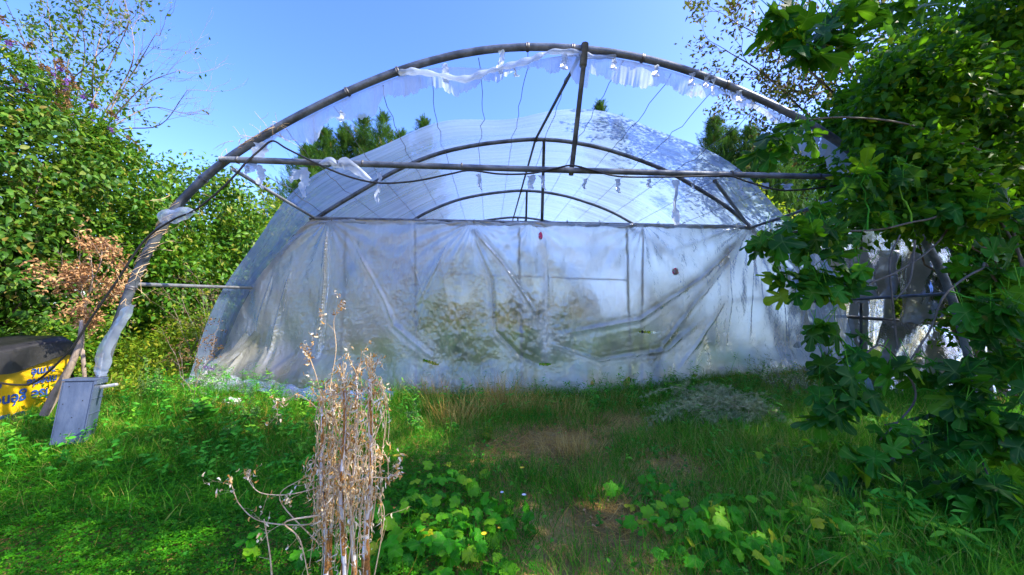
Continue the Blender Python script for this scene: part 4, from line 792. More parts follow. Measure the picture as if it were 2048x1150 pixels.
# fig tree
def fig_tree():
    gg = np.random.default_rng(5); base = (5.0, 2.9, 0); root = empty('fig_tree', base, 'large fig tree with lobed dark leaves hanging over the right side', 'tree'); tb = Tubes(); S = []
    main = [[(5.0, 2.9, -.05), at(2000, 850, 3.0), at(1880, 830, 2.9), at(1770, 850, 2.7)],
            [(5.0, 2.9, .3), at(1990, 560, 2.8), at(1960, 540, 2.75), at(1890, 590, 2.7), at(1860, 660, 2.7), at(1810, 735, 2.7)],
            [(5.0, 2.9, .8), at(1990, 430, 3.1), at(1850, 440, 3.0), at(1750, 460, 3.0), at(1620, 462, 3.0), at(1520, 472, 2.9)],
            [(4.9, 3.0, .9), at(1985, 350, 3.1), at(1880, 480, 3.1), at(1800, 540, 2.9), at(1700, 580, 2.8)],
            [at(1900, -60, 2.2), at(1800, -10, 2.2), at(1720, -5, 2.2), at(1610, -20, 2.1)],
            [at(1960, 300, 3.3), at(1820, 250, 3.1), at(1700, 235, 2.95), at(1600, 240, 2.9)],
            [at(1810, 735, 2.7), at(1760, 690, 2.6), at(1700, 740, 2.6)], [at(1810, 735, 2.7), at(1830, 800, 2.7), at(1760, 880, 2.6)],
            [at(1795, 700, 2.9), at(1785, 600, 2.9), at(1780, 520, 2.95), at(1800, 470, 3.0)], [at(1830, 480, 2.95), at(1820, 560, 2.9), at(1790, 600, 2.9)],
            [at(1880, 830, 2.9), at(1940, 880, 2.6), at(1980, 960, 2.4)], [at(1880, 830, 2.9), at(1830, 900, 2.6), at(1720, 930, 2.6)]]
    for i, m_ in enumerate(main):
        pts = smooth_line(m_, 8); r0 = .011 if i < 6 else .008; tb.add(pts, np.linspace(r0, .006, len(pts)), 7)
        S += pts[6:]
    tb.build('trunk', MT['fig_bark'], root)
    C = [ # px,py,Y,r,n
        (1530, 480, 2.9, .16, 10), (1590, 470, 2.95, .22, 18), (1660, 470, 2.95, .22, 22), (1575, 560, 2.9, .16, 12), (1640, 545, 2.85, .2, 18), (1700, 560, 2.8, .2, 14), (1565, 270, 2.7, .14, 9), (1530, 300, 2.8, .1, 3), (1620, 250, 2.8, .13, 5),
        (1650, 650, 2.65, .13, 8), (1660, 730, 2.6, .16, 12), (1690, 790, 2.55, .18, 14), (1720, 700, 2.65, .15, 9), (1650, 830, 2.5, .1, 6), (1790, 720, 2.6, .14, 5), (1890, 740, 2.6, .14, 7), (1990, 660, 2.6, .14, 8), (2000, 620, 2.5, .25, 26),
        (1950, 780, 2.5, .25, 26), (2020, 860, 2.4, .3, 34), (1880, 860, 2.6, .22, 18), (1800, 880, 2.6, .18, 12), (1740, 930, 2.5, .18, 10), (1900, 960, 2.3, .25, 20), (2000, 1000, 2.1, .28, 22), (1830, 1000, 2.4, .15, 8), (1700, 1000, 2.4, .12, 5),
        (1740, 420, 3.1, .2, 12), (1840, 410, 3.1, .2, 14), (1940, 430, 3.0, .2, 16), (2030, 450, 2.8, .2, 14), (1640, 420, 3.1, .12, 6), (1730, 350, 3.0, .14, 8), (1790, 350, 3.0, .16, 9), (1960, 520, 2.8, .2, 12), (1960, 850, 2.5, .25, 16), (1900, 330, 3.2, .2, 4), (2000, 540, 2.8, .15, 6), (2040, 720, 2.5, .25, 24),
        (1560, 30, 2.1, .10, 9), (1600, 70, 2.1, .12, 12), (1660, 60, 2.15, .16, 13), (1610, 110, 2.1, .05, 5), (1720, 20, 2.15, .12, 9), (1800, 10, 2.3, .12, 8), (1690, 90, 2.1, .06, 4)]
    P = []; st = Tubes()
    Sv = np.array([tuple(s) for s in S])
    for px, py, Y, r_, n in C:
        c = np.array(tuple(at(px, py, Y)))
        Q = c+unit(gg.normal(0, 1, (n, 3)))*(gg.random(n)**.5)[:, None]*r_*np.array([1, .9, .8]); P.append(Q)
        j = np.argmin(((Sv-c)**2).sum(1)); limbs(st, Sv[j], [c], .007, .004, gg, .05, 5, .1)
    # further canopy to the right of the frame, same tree
    for k in range(6):
        c = np.array([gg.uniform(5.0, 6.2), gg.uniform(1.6, 2.9), gg.uniform(.6, 2.0)]); n = 30; P.append(c+gg.normal(0, .28, (n, 3)))
    P = np.concatenate(P); n = len(P); Dr = gg.normal(0, .6, (n, 3)); Dr[:, 2] -= .55; Dr[:, 1] -= .25; Dr[:, 0] -= .25; Up = gg.normal(0, .35, (n, 3)); Up[:, 2] += .75; Up[:, 1] -= .35
    sz = gg.uniform(.12, .235, n)
    scatter('crown', FIG, P, Dr, Up, sz, MT['fig'], root, seed=9)
    D_ = unit(Dr)
    for i in range(0, n): st.add([P[i]-D_[i]*.11*1+np.array([0, 0, .05]), P[i]+D_[i]*.02], .0028, 3, False)
    st.build('twig_sprays', MT['weed'], root)
fig_tree()
# big tree standing to the right of the frame: its shade falls over the foreground
shrub('shade_tree', 'broad tree right of the view whose shade covers the grass', 'tree', [((9.6, 1.4, 5.4), (2.0, 2.4, 2.2)), ((9.2, -1.2, 5.0), (2.0, 1.8, 2.2)), ((11.2, .5, 7.6), (2.2, 3.0, 1.8)), ((6.6, -.8, 7.2), (1.3, 1.0, 1.2)), ((7.2, 1.3, 8.8), (1.3, 1.5, 1.3)), ((7.5, 1.2, 7.3), (.9, .7, .8)), ((9.6, 3.7, 8.6), (1.4, 1.3, 1.2)), ((8.3, 3.4, 7.0), (.9, .9, .9)), ((7.0, 2.1, 6.1), (1.1, 1.1, 1.0)), ((6.4, 2.2, 7.8), (1.2, 1.2, .8)), ((6.9, -1.2, 6.6), (1.4, 1.2, 1.2)), ((10.5, 4.6, 6.2), (1.4, 1.2, 1.2))], 16000, .20, 'fine', seed=130, base=(9.6, .8), nclump=60, cr=.28, shell=.2, stems=14, stem_r=.12, droop=.2)

# neighbour frame with hanging torn plastic
nb = empty('torn_sheet_frame', (6.5, 6.0, 0), 'pipe frame with torn grey plastic sheets hanging behind the fig branches', 'torn shelter')
def cloth(pts4, nu=46, nv=40, amp=.05, freq=5, nm='torn_sheet', sd=0, mat='old_film', op=.0, flare=0):
    gg = np.random.default_rng(sd); a, b, c, d = [np.array(tuple(p_)) for p_ in pts4]; ph = gg.uniform(0, 6, 4)
    def fn(U, V):
        P = (a*(1-U)[..., None]+b*U[..., None])*(1-V)[..., None]+(d*(1-U)[..., None]+c*U[..., None])*V[..., None]
        h = amp*(np.sin(U*freq*6.28/2+ph[0]+V*.8)*(.3+V)+.4*np.sin(U*freq*9+ph[1]+V*3)*V+.3*np.sin(V*11+U*7+ph[2])); P = P.copy(); P[..., 1] -= h; P[..., 2] += .06*np.sin(U*13+ph[3])*V*V+.02*np.sin(U*47)*V
        return P, {'op': op+0*U, 'dirt_shade': .2+.2*np.sin(U*5+V*4)}
    return link(nm, grid_mesh(nm, fn, nu, nv), MT[mat], nb)
def px4(*q, Y=(6, 6, 6, 6)): return [at(x, y, yy) for (x, y), yy in zip(q, Y)]
cloth(px4((1640, 440), (1790, 470), (1780, 800), (1600, 790), Y=(6.7, 6.6, 6.3, 6.4)), amp=.04, sd=1, op=-.1)
cloth(px4((1790, 470), (1900, 480), (1925, 640), (1795, 640), Y=(5.6, 5.6, 5.4, 5.5)), amp=.09, freq=3, sd=2)
cloth(px4((1860, 520), (1890, 525), (1905, 590), (1830, 600), Y=(5.3, 5.3, 5.0, 5.1)), amp=.09, freq=2, sd=3, nm='torn_flap', op=.1)
cloth(px4((1660, 500), (1800, 500), (1790, 580), (1700, 610), Y=(5.9, 5.8, 5.6, 5.7)), amp=.07, sd=4)
cloth(px4((1900, 500), (1990, 560), (1950, 600), (1895, 580), Y=(5.6, 5.4, 5.3, 5.4)), amp=.06, sd=5)
cloth(px4((1960, 510), (2070, 540), (2070, 620), (2000, 590), Y=(5.2, 5.1, 4.9, 5.0)), amp=.08, freq=3, sd=6, nm='torn_flap')
cloth(px4((1770, 640), (1960, 660), (2010, 800), (1700, 830), Y=(5.7, 5.6, 5.2, 5.3)), amp=.07, sd=7)
cloth(px4((1930, 640), (2000, 660), (2030, 780), (1950, 800), Y=(5.3, 5.2, 4.9, 5.0)), amp=.06, sd=8)
for a, b, r_ in (((1612, 627, 6.2), (1950, 653, 5.5), .028), ((1626, 620, 6.2), (1637, 800, 6.1), .03), ((1608, 748, 6.3), (1660, 753, 6.2), .016), ((1722, 470, 5.9), (1722, 800, 5.9), .02), ((1500, 466, 6.1), (1800, 440, 4.9), .016)):
    pipe('pipe', at(a[0], a[1], a[2]), at(b[0], b[1], b[2]), r_, 'steel', 8, nb)

# ------------------------------------------------------------------ GROUND COVER
gg = np.random.default_rng(77)
def dens(n, x0, x1, y0, y1, fn):
    X = gg.uniform(x0, x1, n); Y = gg.uniform(y0, y1, n); m = gg.random(n) < fn(X, Y); return X[m], Y[m]
BARE = [(gnd(1110, 890), .55), (gnd(1360, 940), .35), (gnd(1000, 905), .3), (gnd(1230, 850), .5), (gnd(600, 850), .45), (gnd(1330, 830), .5), (gnd(1250, 1050), .3), (gnd(450, 840), .4)]
def bare(X, Y):
    v = 0*X
    for c, r_ in BARE: v = np.maximum(v, np.exp(-(((X-c.x)/r_)**2+((Y-c.y)/(r_*.75))**2)))
    return v
def clov(X, Y): return sm(-.15, -.55, X+.10*wob(X, Y, 3))*sm(3.75, 3.2, Y+.2*wob(X, Y, 2))
def blades(name, X, Y, h, hw, mat, label, lean=.45, flat=0, kind='stuff'):
    n = len(X); P = np.stack([X, Y, zt(X, Y)-.01], 1); Dr = gg.normal(0, lean, (n, 3)); Dr[:, 2] = np.abs(gg.normal(1-flat, .25, n))+.05; Up = gg.normal(0, 1, (n, 3))
    hh = h*gg.uniform(.45, 1.25, n); wob_ = np.clip(.5+.5*wob(X, Y, 1.3)+gg.normal(0, .25, n), 0, 1)
    tag(scatter(name, BLADE, P, Dr, Up, hh, MT[mat], None, hw/hh, rnd=wob_), label, 'grass', None, kind)
vis = lambda X, Y: (np.abs(X) < 1.5*Y+.3)*1.0
X, Y = dens(260000, -6, 7, 1.5, 6.2, lambda X, Y: vis(X, Y)*np.clip(.60+.45*wob(X, Y, 1.7)-1.1*bare(X, Y)-.7*clov(X, Y), 0, 1)*np.where(Y > 6.0, 0, 1))
blades('grass', X, Y, .19, .0036, 'grass', 'green grass mixed with straw in front of the tunnel')
X, Y = dens(36000, .8, 6, 1.5, 5.2, lambda X, Y: vis(X, Y)*sm(1.6, 2.4, X+.4*wob(X, Y, 1)))
blades('lush_grass', X, Y, .26, .006, 'grass', 'long lush grass in the shade at the right', .6)
X, Y = dens(14000, -4.6, -1.3, 2.6, 5.3, lambda X, Y: vis(X, Y)*sm(-1.2, -2.0, X+.4*wob(X, Y, 1)))
blades('lush_grass', X, Y, .2, .005, 'grass', 'bluish grass and weeds around the crate', .7)
X, Y = dens(170000, -6, 6, 1.5, 7, lambda X, Y: vis(X, Y)*np.clip(.34+.45*wob(X, Y, 2.3)+1.0*bare(X, Y)-.35*clov(X, Y), 0, 1))
blades('straw', X, Y, .19, .0024, 'straw', 'flattened dry straw between the grass', .9, .85)
X, Y = dens(3000, -4.5, -.8, 3.3, 5.2, lambda X, Y: .8+0*X)
blades('straw', X, Y, .22, .003, 'straw', 'dry straw lying beside the crate', .9, .7)
# clover carpet
X, Y = dens(160000, -4.4, 1.2, 1.4, 4.2, lambda X, Y: vis(X, Y)*np.clip(clov(X, Y)+.10*(X < .3), 0, 1)*np.clip(.75+.3*wob(X, Y, 4), 0, 1))
n = len(X); h = .03+.05*gg.random(n)+.035*np.clip(wob(X, Y, 2.2)+.5, 0, 1.5); P = np.stack([X, Y, zt(X, Y)+h], 1); Up = gg.normal(0, .35, (n, 3)); Up[:, 2] += 1; Dr = gg.normal(0, 1, (n, 3)); Dr[:, 2] *= .2
tag(scatter('clover', CLOVER, P, Dr, Up, gg.uniform(.016, .032, n), MT['clover']), 'carpet of small bright green clover at lower left', 'ground cover', None, 'stuff')
# general low weeds
X, Y = dens(16000, -5, 6, 1.5, 6, lambda X, Y: vis(X, Y)*np.clip(.25+.6*wob(X+3, Y, 1.2)-bare(X, Y)*.7, 0, 1)); n = len(X); P = np.stack([X, Y, zt(X, Y)+gg.uniform(.01, .09, n)], 1); Up = gg.normal(0, .5, (n, 3)); Up[:, 2] += 1; Dr = gg.normal(0, 1, (n, 3)); Dr[:, 2] = .2+.3*gg.random(n)
tag(scatter('low_weeds', OVATE, P, Dr, Up, gg.uniform(.02, .055, n), MT['weed']), 'low leafy weeds among the grass', 'weeds', None, 'stuff')
X, Y = dens(14000, -3.5, 5.5, 6.3, 17, lambda X, Y: .9+0*X)
Xb, Yb = dens(45000, -11, 14, 4.5, 15, lambda X, Y: ((X > 5.9)+(X < -4.6))*1.0)
blades('rough_grass', Xb, Yb, .35, .012, 'grass', 'rough grass on both sides beyond the tunnel')
Xb, Yb = dens(9000, 5.5, 12, -3, 4.8, lambda X, Y: .9+0*X)
blades('rough_grass', Xb, Yb, .28, .010, 'grass', 'rough grass right of the view under the trees')
blades('tunnel_grass', X, Y, .4, .012, 'grass', 'grass growing inside the tunnel behind the sheet')
def undergrowth(name, X, Y, h, mat, tpl, lf, per, label, stuffcat='weeds'):
    P = []; Dd = []; tb = Tubes(); 
    for x, y in zip(X, Y):
        z = float(zt(x, y)); hh = h*gg.uniform(.4, 1.2); d = np.array([gg.normal(0, .22), gg.normal(0, .22), 1.]); b0 = np.array([x, y, z-.01]); tb.add([b0, b0+d*hh*.55, b0+d*hh*np.array([1.3, 1.3, 1])], [.003, .0022, .0012], 3, False)
        for k in range(per): f_ = gg.uniform(.1, 1); a = k*2.4+x*9; P.append(b0+d*hh*f_); Dd.append((math.cos(a), math.sin(a), gg.uniform(-.1, .7)))
    P = np.array(P); n = len(P); Up = np.tile([0, 0, 1.], (n, 1))+gg.normal(0, .3, (n, 3)); rr = np.repeat(np.clip(gg.normal(.5, .28, len(X)), 0, 1), per)
    o = tag(scatter(name, tpl, P, np.array(Dd), Up, lf*gg.uniform(.5, 1.3, n), MT[mat], rnd=rr), label, stuffcat, None, 'stuff')
    tb.build('stems', MT['weed'], o)
X, Y = dens(900, -4.4, 5.2, 4.5, 5.85, lambda X, Y: np.clip(.6+.7*wob(X, Y, 1.9), 0, 1)*(1-.8*bare(X, Y)))
undergrowth('undergrowth', X, Y, .38, 'weed', LANCE, .07, 16, 'mixed green weeds along the foot of the plastic sheet')
X, Y = dens(420, -4.6, -1.2, 3.1, 4.8, lambda X, Y: .9+0*X)
undergrowth('undergrowth', X, Y, .22, 'weed', OVATE, .055, 14, 'tangled weeds between the crate and the clover')
X, Y = dens(700, 1.9, 5.5, 1.7, 5.2, lambda X, Y: vis(X, Y)*np.clip(.4+.7*wob(X+5, Y, 1.5), 0, 1))
undergrowth('undergrowth', X, Y, .22, 'weed', LANCE, .08, 14, 'tangled shaded weeds on the right')
X, Y = dens(500, -.6, 2.2, 1.7, 3.6, lambda X, Y: vis(X, Y)*np.clip(.1+.8*wob(X+5, Y+2, 1.9), 0, 1))
undergrowth('undergrowth', X, Y, .14, 'weed', OVATE, .045, 12, 'low ragged weeds in the centre grass')
X, Y = dens(9000, -4, 3.5, 1.7, 6, lambda X, Y: vis(X, Y)*np.clip(.12+.9*bare(X, Y)+.2*wob(X, Y, 3), 0, 1)); n = len(X); P = np.stack([X, Y, zt(X, Y)+gg.uniform(.005, .03, n)], 1); Up = gg.normal(0, .5, (n, 3)); Up[:, 2] += 1; Dr = gg.normal(0, 1, (n, 3)); Dr[:, 2] *= .2
tag(scatter('dead_leaf_litter', CURL, P, Dr, Up, gg.uniform(.012, .04, n), MT['deadleaf']), 'brown dead leaves and litter lying on the ground', 'litter', None, 'stuff')
# dry grass tussocks
def tussock(px, py, h, n, seed, label, mat='straw', name='grass_tussock', lean=.5, rr=.12, grp='tufts of dry grass in front of the sheet', cat='grass tuft', w_=.0032):
    g2 = np.random.default_rng(seed); c = gnd(px, py); P = np.stack([c.x+g2.normal(0, rr, n), c.y+g2.normal(0, rr, n), np.zeros(n)], 1); P[:, 2] = zt(P[:, 0], P[:, 1])-.01
    Dr = P-np.array([c.x, c.y, 0]); Dr = Dr*lean/rr*.5+g2.normal(0, .22, (n, 3)); Dr[:, 2] = 1; hh = h*g2.uniform(.4, 1.15, n)
    o = scatter(name, BLADE, P-np.array([c.x, c.y, 0]), Dr, g2.normal(0, 1, (n, 3)), hh, MT[mat], None, w_/hh, seed=seed); o.location = (c.x, c.y, 0); tag(o, label, cat, grp)
TUS = [(910, 850, .5, 260, 'tan dry grass tuft left of the bare patch'), (1000, 815, .55, 420, 'densest tan grass tuft against the middle of the sheet'), (960, 830, .45, 220, 'loose dry tuft between the two tan tufts'), (1060, 825, .42, 220, 'dry tuft right of the densest one'), (1130, 830, .36, 140, 'thin dry tuft just below the sheet edge'), (1230, 815, .3, 120, 'short dry tuft under the torn flap of the sheet'), (870, 800, .5, 160, 'thin dry stems in front of the left half of the sheet'), (1150, 905, .22, 240, 'flat orange-brown tuft on the bare patch')]
for i, (px, py, h, n, lb) in enumerate(TUS): tussock(px, py, h, n, 200+i, lb)
TG = [(850, 830, .32, 260, 'blue-green grass tuft right of the dead stalks'), (780, 810, .42, 320, 'tall green tuft behind the dead stalks'), (1070, 960, .22, 200, 'green tuft below the bare patch'), (1180, 990, .24, 200, 'green tuft in the centre foreground'), (1330, 850, .26, 200, 'bright green tuft by the feathery heap'), (1180, 850, .3, 150, 'grass tuft at the foot of the sheet'), (1560, 1130, .3, 60, 'broad-bladed tuft at the bottom edge right of centre'), (1500, 900, .3, 200, 'lush tuft right of the feathery heap'), (560, 830, .28, 200, 'green tuft left of the dead stalks'), (270, 870, .3, 140, 'green tuft right of the crate'), (320, 1050, .24, 30, 'single broad-bladed tuft in the clover')]
for i, (px, py, h, n, lb) in enumerate(TG): tussock(px, py, h, n, 220+i, lb, 'grass', lean=.7, rr=.10, grp='green grass tufts', w_=.005 if n > 100 else .010)
# leafy patches: vines
def vine(px, py, n, r_, seed, label, mat='vine', tpl=VINE, sz=(.06, .11), h=(.06, .22), name='vine_plant', cat='vine', grp='low vines in the foreground'):
    g2 = np.random.default_rng(seed); c = gnd(px, py); z0 = float(zt(c.x, c.y)); root = empty(name, (c.x, c.y, z0), label, cat, grp)
    A = g2.uniform(0, 6.28, n); rr = r_*g2.random(n)**.6; X = c.x+rr*np.cos(A)*1.2; Y = c.y+rr*np.sin(A)*.8; Z = zt(X, Y)+g2.uniform(h[0], h[1], n)*(1-.5*rr/r_)
    P = np.stack([X, Y, Z], 1); Dr = np.stack([np.cos(A), np.sin(A)-.4, -.15+0*A], 1)+g2.normal(0, .4, (n, 3)); Up = g2.normal(0, .35, (n, 3)); Up[:, 2] += 1; Up[:, 1] -= .3
    scatter('leaves', tpl, P, Dr, Up, g2.uniform(sz[0], sz[1], n), MT[mat], root, seed=seed); tb = Tubes()
    for i in range(0, n): tb.add([(c.x+(X[i]-c.x)*.75, c.y+(Y[i]-c.y)*.75, float(zt(X[i], Y[i]))), tuple(P[i])], .0018, 3, False)
    for k in range(6):
        a = g2.uniform(0, 6.28); tb.add([(c.x+r_*f_*math.cos(a+f_*.5), c.y+r_*f_*math.sin(a+f_*.5), float(zt(c.x, c.y))+.05+.04*math.sin(f_*5)) for f_ in np.linspace(0, 1, 8)], .003, 4, False)
    tb.build('stems', MT['weed'], root)
VN = [(880, 985, 46, .32, 'bright lobed vine leaves just right of the dead stalks'), (820, 1070, 60, .34, 'dark vine patch at the foot of the dead stalks'), (950, 1050, 50, .30, 'vine leaves between the dead stalks and the grass'), (900, 1130, 60, .28, 'vine patch at the bottom edge right of the stalks'), (1400, 1090, 60, .32, 'yellowing vine leaves at the bottom right of centre'), (1520, 1060, 75, .36, 'vine patch with yellow-edged leaves in the lower right'), (1480, 1140, 50, .25, 'vine leaves on the bottom edge, lower right'), (1660, 930, 85, .42, 'brightest green broad-leaved patch in the right foreground'), (1560, 960, 50, .35, 'vine leaves left of the brightest green patch'), (1700, 1020, 60, .35, 'dim vine leaves below the brightest green patch'), (1620, 1110, 50, .3, 'shaded vine leaves near the bottom, further right'), (1300, 1010, 16, .2, 'few small vine leaves on the bare ground'), (720, 1130, 40, .25, 'vine leaves between the feet of the dead stalks'), (560, 1100, 10, .2, 'two or three pale leaves under the fallen dead stems'), (1800, 1100, 60, .4, 'dark vine leaves near the lower right corner'), (1780, 870, 50, .35, 'shaded broad leaves under the fig branches')]
for i, (px, py, n, r_, lb) in enumerate(VN): vine(px, py, n, r_, 240+i, lb)
# tall weeds with own stems
def weed(px, py, h, seed, label, mat='weed', tpl=OVATE, lf=.06, nl=60, seedhead=True, lean=(0, 0), grp='leafy weeds', name='weed', cat='weed', branches=5, sh='seed', nsh=150, at_y=None):
    g2 = np.random.default_rng(seed); c = gnd(px, py, 0) if at_y is None else at(px, py, at_y); z0 = float(zt(c.x, c.y)); root = empty(name, (c.x, c.y, z0), label, cat, grp); tb = Tubes(); P = []; Dr = []; SP = []
    for b in range(branches):
        a = g2.uniform(0, 6.28); sp = .0 if b == 0 else .35; L_ = h*(1 if b == 0 else g2.uniform(.5, .85)); d = np.array([math.cos(a)*sp+lean[0], math.sin(a)*sp+lean[1], 1.]); d /= np.linalg.norm(d)
        pts = [np.array([c.x, c.y, z0-.02])+d*L_*i/8+np.array([0, 0, -.04*L_*(i/8)**2])+g2.normal(0, .006, 3)*(i > 0) for i in range(9)]; tb.add(pts, np.linspace(.005, .002, 9), 4, False)
        for k in range(nl//branches):
            f_ = g2.uniform(.08, .98); q = pts[0]+(pts[-1]-pts[0])*f_; an = k*2.4; o = np.array([math.cos(an), math.sin(an), g2.uniform(-.2, .5)]); P.append(q+o*.01); Dr.append(o)
        if seedhead:
            for k in range(nsh//branches): f_ = g2.uniform(.6, 1.06); SP.append(pts[0]+(pts[-1]-pts[0])*f_+g2.normal(0, .014, 3)*(1.4-f_)*2)
    P = np.array(P); Dr = np.array(Dr); f_ = (P[:, 2]-z0)/h; Up = np.tile([0, 0, 1.], (len(P), 1))+g2.normal(0, .25, (len(P), 3)); scatter('leaves', tpl, P, Dr, Up, lf*(1.25-.75*np.clip(f_, 0, 1))*g2.uniform(.7, 1.2, len(P)), MT[mat], root, seed=seed)
    tb.build('stems', MT['weed'], root)
    if seedhead and SP: SP = np.array(SP); scatter('seed_sprays', SMALL, SP, g2.normal(0, 1, SP.shape)+np.array([0, 0, 1]), g2.normal(0, 1, SP.shape), .022, MT[sh], root, seed=seed)
WD = [(300, 850, .62, dict(lean=(-.15, 0), lf=.07, nl=70, nsh=700, branches=9), 'pale feathery-topped weed right of the crate'), (400, 870, .42, dict(tpl=ROUND, lf=.11, nl=45, nsh=200), 'broad-leaved weed with big bright leaves left of centre'), (460, 890, .36, dict(tpl=ROUND, lf=.11, nl=40, nsh=150), 'broad-leaved weed nearest the clover carpet'), (500, 860, .48, dict(nsh=350, lf=.06), 'weed with upright pale seed spikes near the tunnel corner'), (545, 870, .35, dict(lf=.06), 'small leafy weed left of the dead stalks'),
      (585, 790, .50, dict(tpl=LANCE, lf=.12, nl=90, seedhead=False, branches=1, mat='lime'), 'single upright willow-leaved weed in front of the sheet'), (740, 800, .55, dict(nsh=300, sh='seed'), 'dark upright weed behind the dead stalks'), (830, 870, .36, dict(nsh=260, branches=4), 'greyish mugwort right of the dead stalks'), (815, 790, .34, dict(mat='feather', lf=.03, sh='rust'), 'small brown seed-headed weed at the sheet'), (430, 790, .45, dict(nsh=100, lf=.05, mat='lime'), 'weed with a lilac flower by the left sheet corner'), (1550, 860, .40, dict(tpl=LANCE, lf=.14, nl=90, seedhead=False), 'dark dense weed right of the feathery heap'),
      (1600, 830, .42, dict(tpl=LANCE, lf=.12, nl=80, seedhead=False), 'shaded weed near the right foot of the tunnel'), (1810, 1060, .40, dict(tpl=LANCE, lf=.15, nl=70, seedhead=False, branches=4), 'blue-green nettle in the lower right'), (1900, 1120, .38, dict(tpl=LANCE, lf=.15, nl=80, seedhead=False, branches=5), 'nettle beside the lower right corner'), (2000, 1100, .45, dict(tpl=LANCE, lf=.14, nl=90, seedhead=False), 'nettle clump in the lower right corner'), (1680, 1100, .3, dict(tpl=LANCE, lf=.12, nl=50, seedhead=False), 'small nettle left of the corner clump'),
      (225, 860, .32, dict(tpl=ROUND, lf=.06, nl=10, seedhead=False, mat='lime', branches=1), 'small stem of round bright leaves beside the crate'), (900, 870, .28, dict(lf=.06, nl=50, seedhead=False), 'leafy weed at the foot of the dry tufts'), (60, 900, .3, dict(lf=.07, nl=70, seedhead=False), 'dark leafy weed at the left edge below the banner'), (130, 900, .25, dict(lf=.06, nl=60, seedhead=False), 'low weed in front of the crate foot'), (970, 880, .30, dict(lf=.06, nl=50, seedhead=False, mat='lime'), 'bright leafy weed left of the bare patch')]
for i, (px, py, h, kw, lb) in enumerate(WD): weed(px, py, h, 300+i, lb, **kw)
# feathery grey-green heap at right
g2 = np.random.default_rng(4); hp = empty('feathery_heap', tuple(gnd(1440, 845)), 'heap of fallen grey-green feathery weeds below the right part of the sheet', 'weed heap'); tb = Tubes(); P = []; Dr = []
for k in range(150):
    c = gnd(g2.uniform(1360, 1530), g2.uniform(805, 865)); a = g2.uniform(0, 6.28); L_ = g2.uniform(.3, .75); z = float(zt(c.x, c.y))+g2.uniform(0, .3)*math.exp(-((c.x-gnd(1440, 845).x)/.6)**2); pts = []
    for i in range(9):
        f_ = i/8; pts.append(np.array([c.x+math.cos(a)*L_*f_, c.y+math.sin(a)*L_*f_*.6, z+.10*math.sin(f_*3.1)-.12*f_+g2.normal(0, .006)]))
    tb.add(pts, np.linspace(.003, .0012, 9), 4, False)
    for i in range(1, 9):
        for j in range(9): P.append(pts[i]+g2.normal(0, .02, 3)); Dr.append(pts[i]-pts[i-1]+g2.normal(0, .05, 3))
tb.build('stems', MT['twig'], hp); P = np.array(P); scatter('sprigs', SPRAY, P, np.array(Dr), g2.normal(0, 1, P.shape), .055, MT['feather'], hp)
for i, (px, py, lb) in enumerate([(1570, 800, 'grey dry feathery weed right of the heap'), (1640, 815, 'arching dry weed stretching under the fig leaves')]):
    dry_weed('dry_weed', lb, gnd(px, py).x, gnd(px, py).y, .6, 8, 330+i, .9, 'feather', .025, 600, 'grey dry weeds at the right')
# flowers
def flower(px, py, z, s, label, mat='yellowfl', seed=0):
    c = gnd(px, py, z); z0 = float(zt(c.x, c.y)); g3 = np.random.default_rng(seed); root = empty('flower', (c.x, c.y, z0), label, 'flower', 'small wild flowers'); tb = Tubes(); tb.add([(c.x, c.y, z0), (c.x+.01, c.y, (z0+z)/2), (c.x, c.y, z)], .002, 4, False); tb.build('stem', MT['weed'], root); n = 14
    A = np.linspace(0, 6.28, n); scatter('petals', SMALL, np.tile([c.x, c.y, z], (n, 1)), np.stack([np.cos(A), np.sin(A), .3+0*A], 1), np.tile([0, 0, 1.], (n, 1)), s, MT[mat], root)
for i, (px, py, z, s, lb, mt) in enumerate([(793, 912, .2, .032, 'orange flower just right of the dead stalks', 'yellowfl'), (1044, 936, .14, .022, 'yellow flower below the bare patch', 'yellowfl'), (968, 1068, .14, .018, 'yellow flower near the bottom centre', 'yellowfl'), (998, 1056, .12, .010, 'tiny yellow bud right of the bottom-centre flower', 'yellowfl'), (1048, 990, .14, .018, 'white fluffy flower head in the centre grass', 'white'), (1004, 985, .15, .015, 'smaller white flower head left of the fluffy one', 'white')]):
    flower(px, py, z, s, lb, mt, i)
# buddleia bloom
g3 = np.random.default_rng(2); c = at(408, 735, 5.0); n = 90; A = g3.random(n); P = np.stack([c.x+.12*A, np.full(n, 5.0), c.z-.02*A], 1)+g3.normal(0, .012, (n, 3)); b_ = scatter('blossom', SMALL, P, g3.normal(0, 1, (n, 3)), g3.normal(0, 1, (n, 3)), .02, MT['purple']); tag(b_, 'lilac-pink flower spike by the lower left edge of the plastic', 'flower')

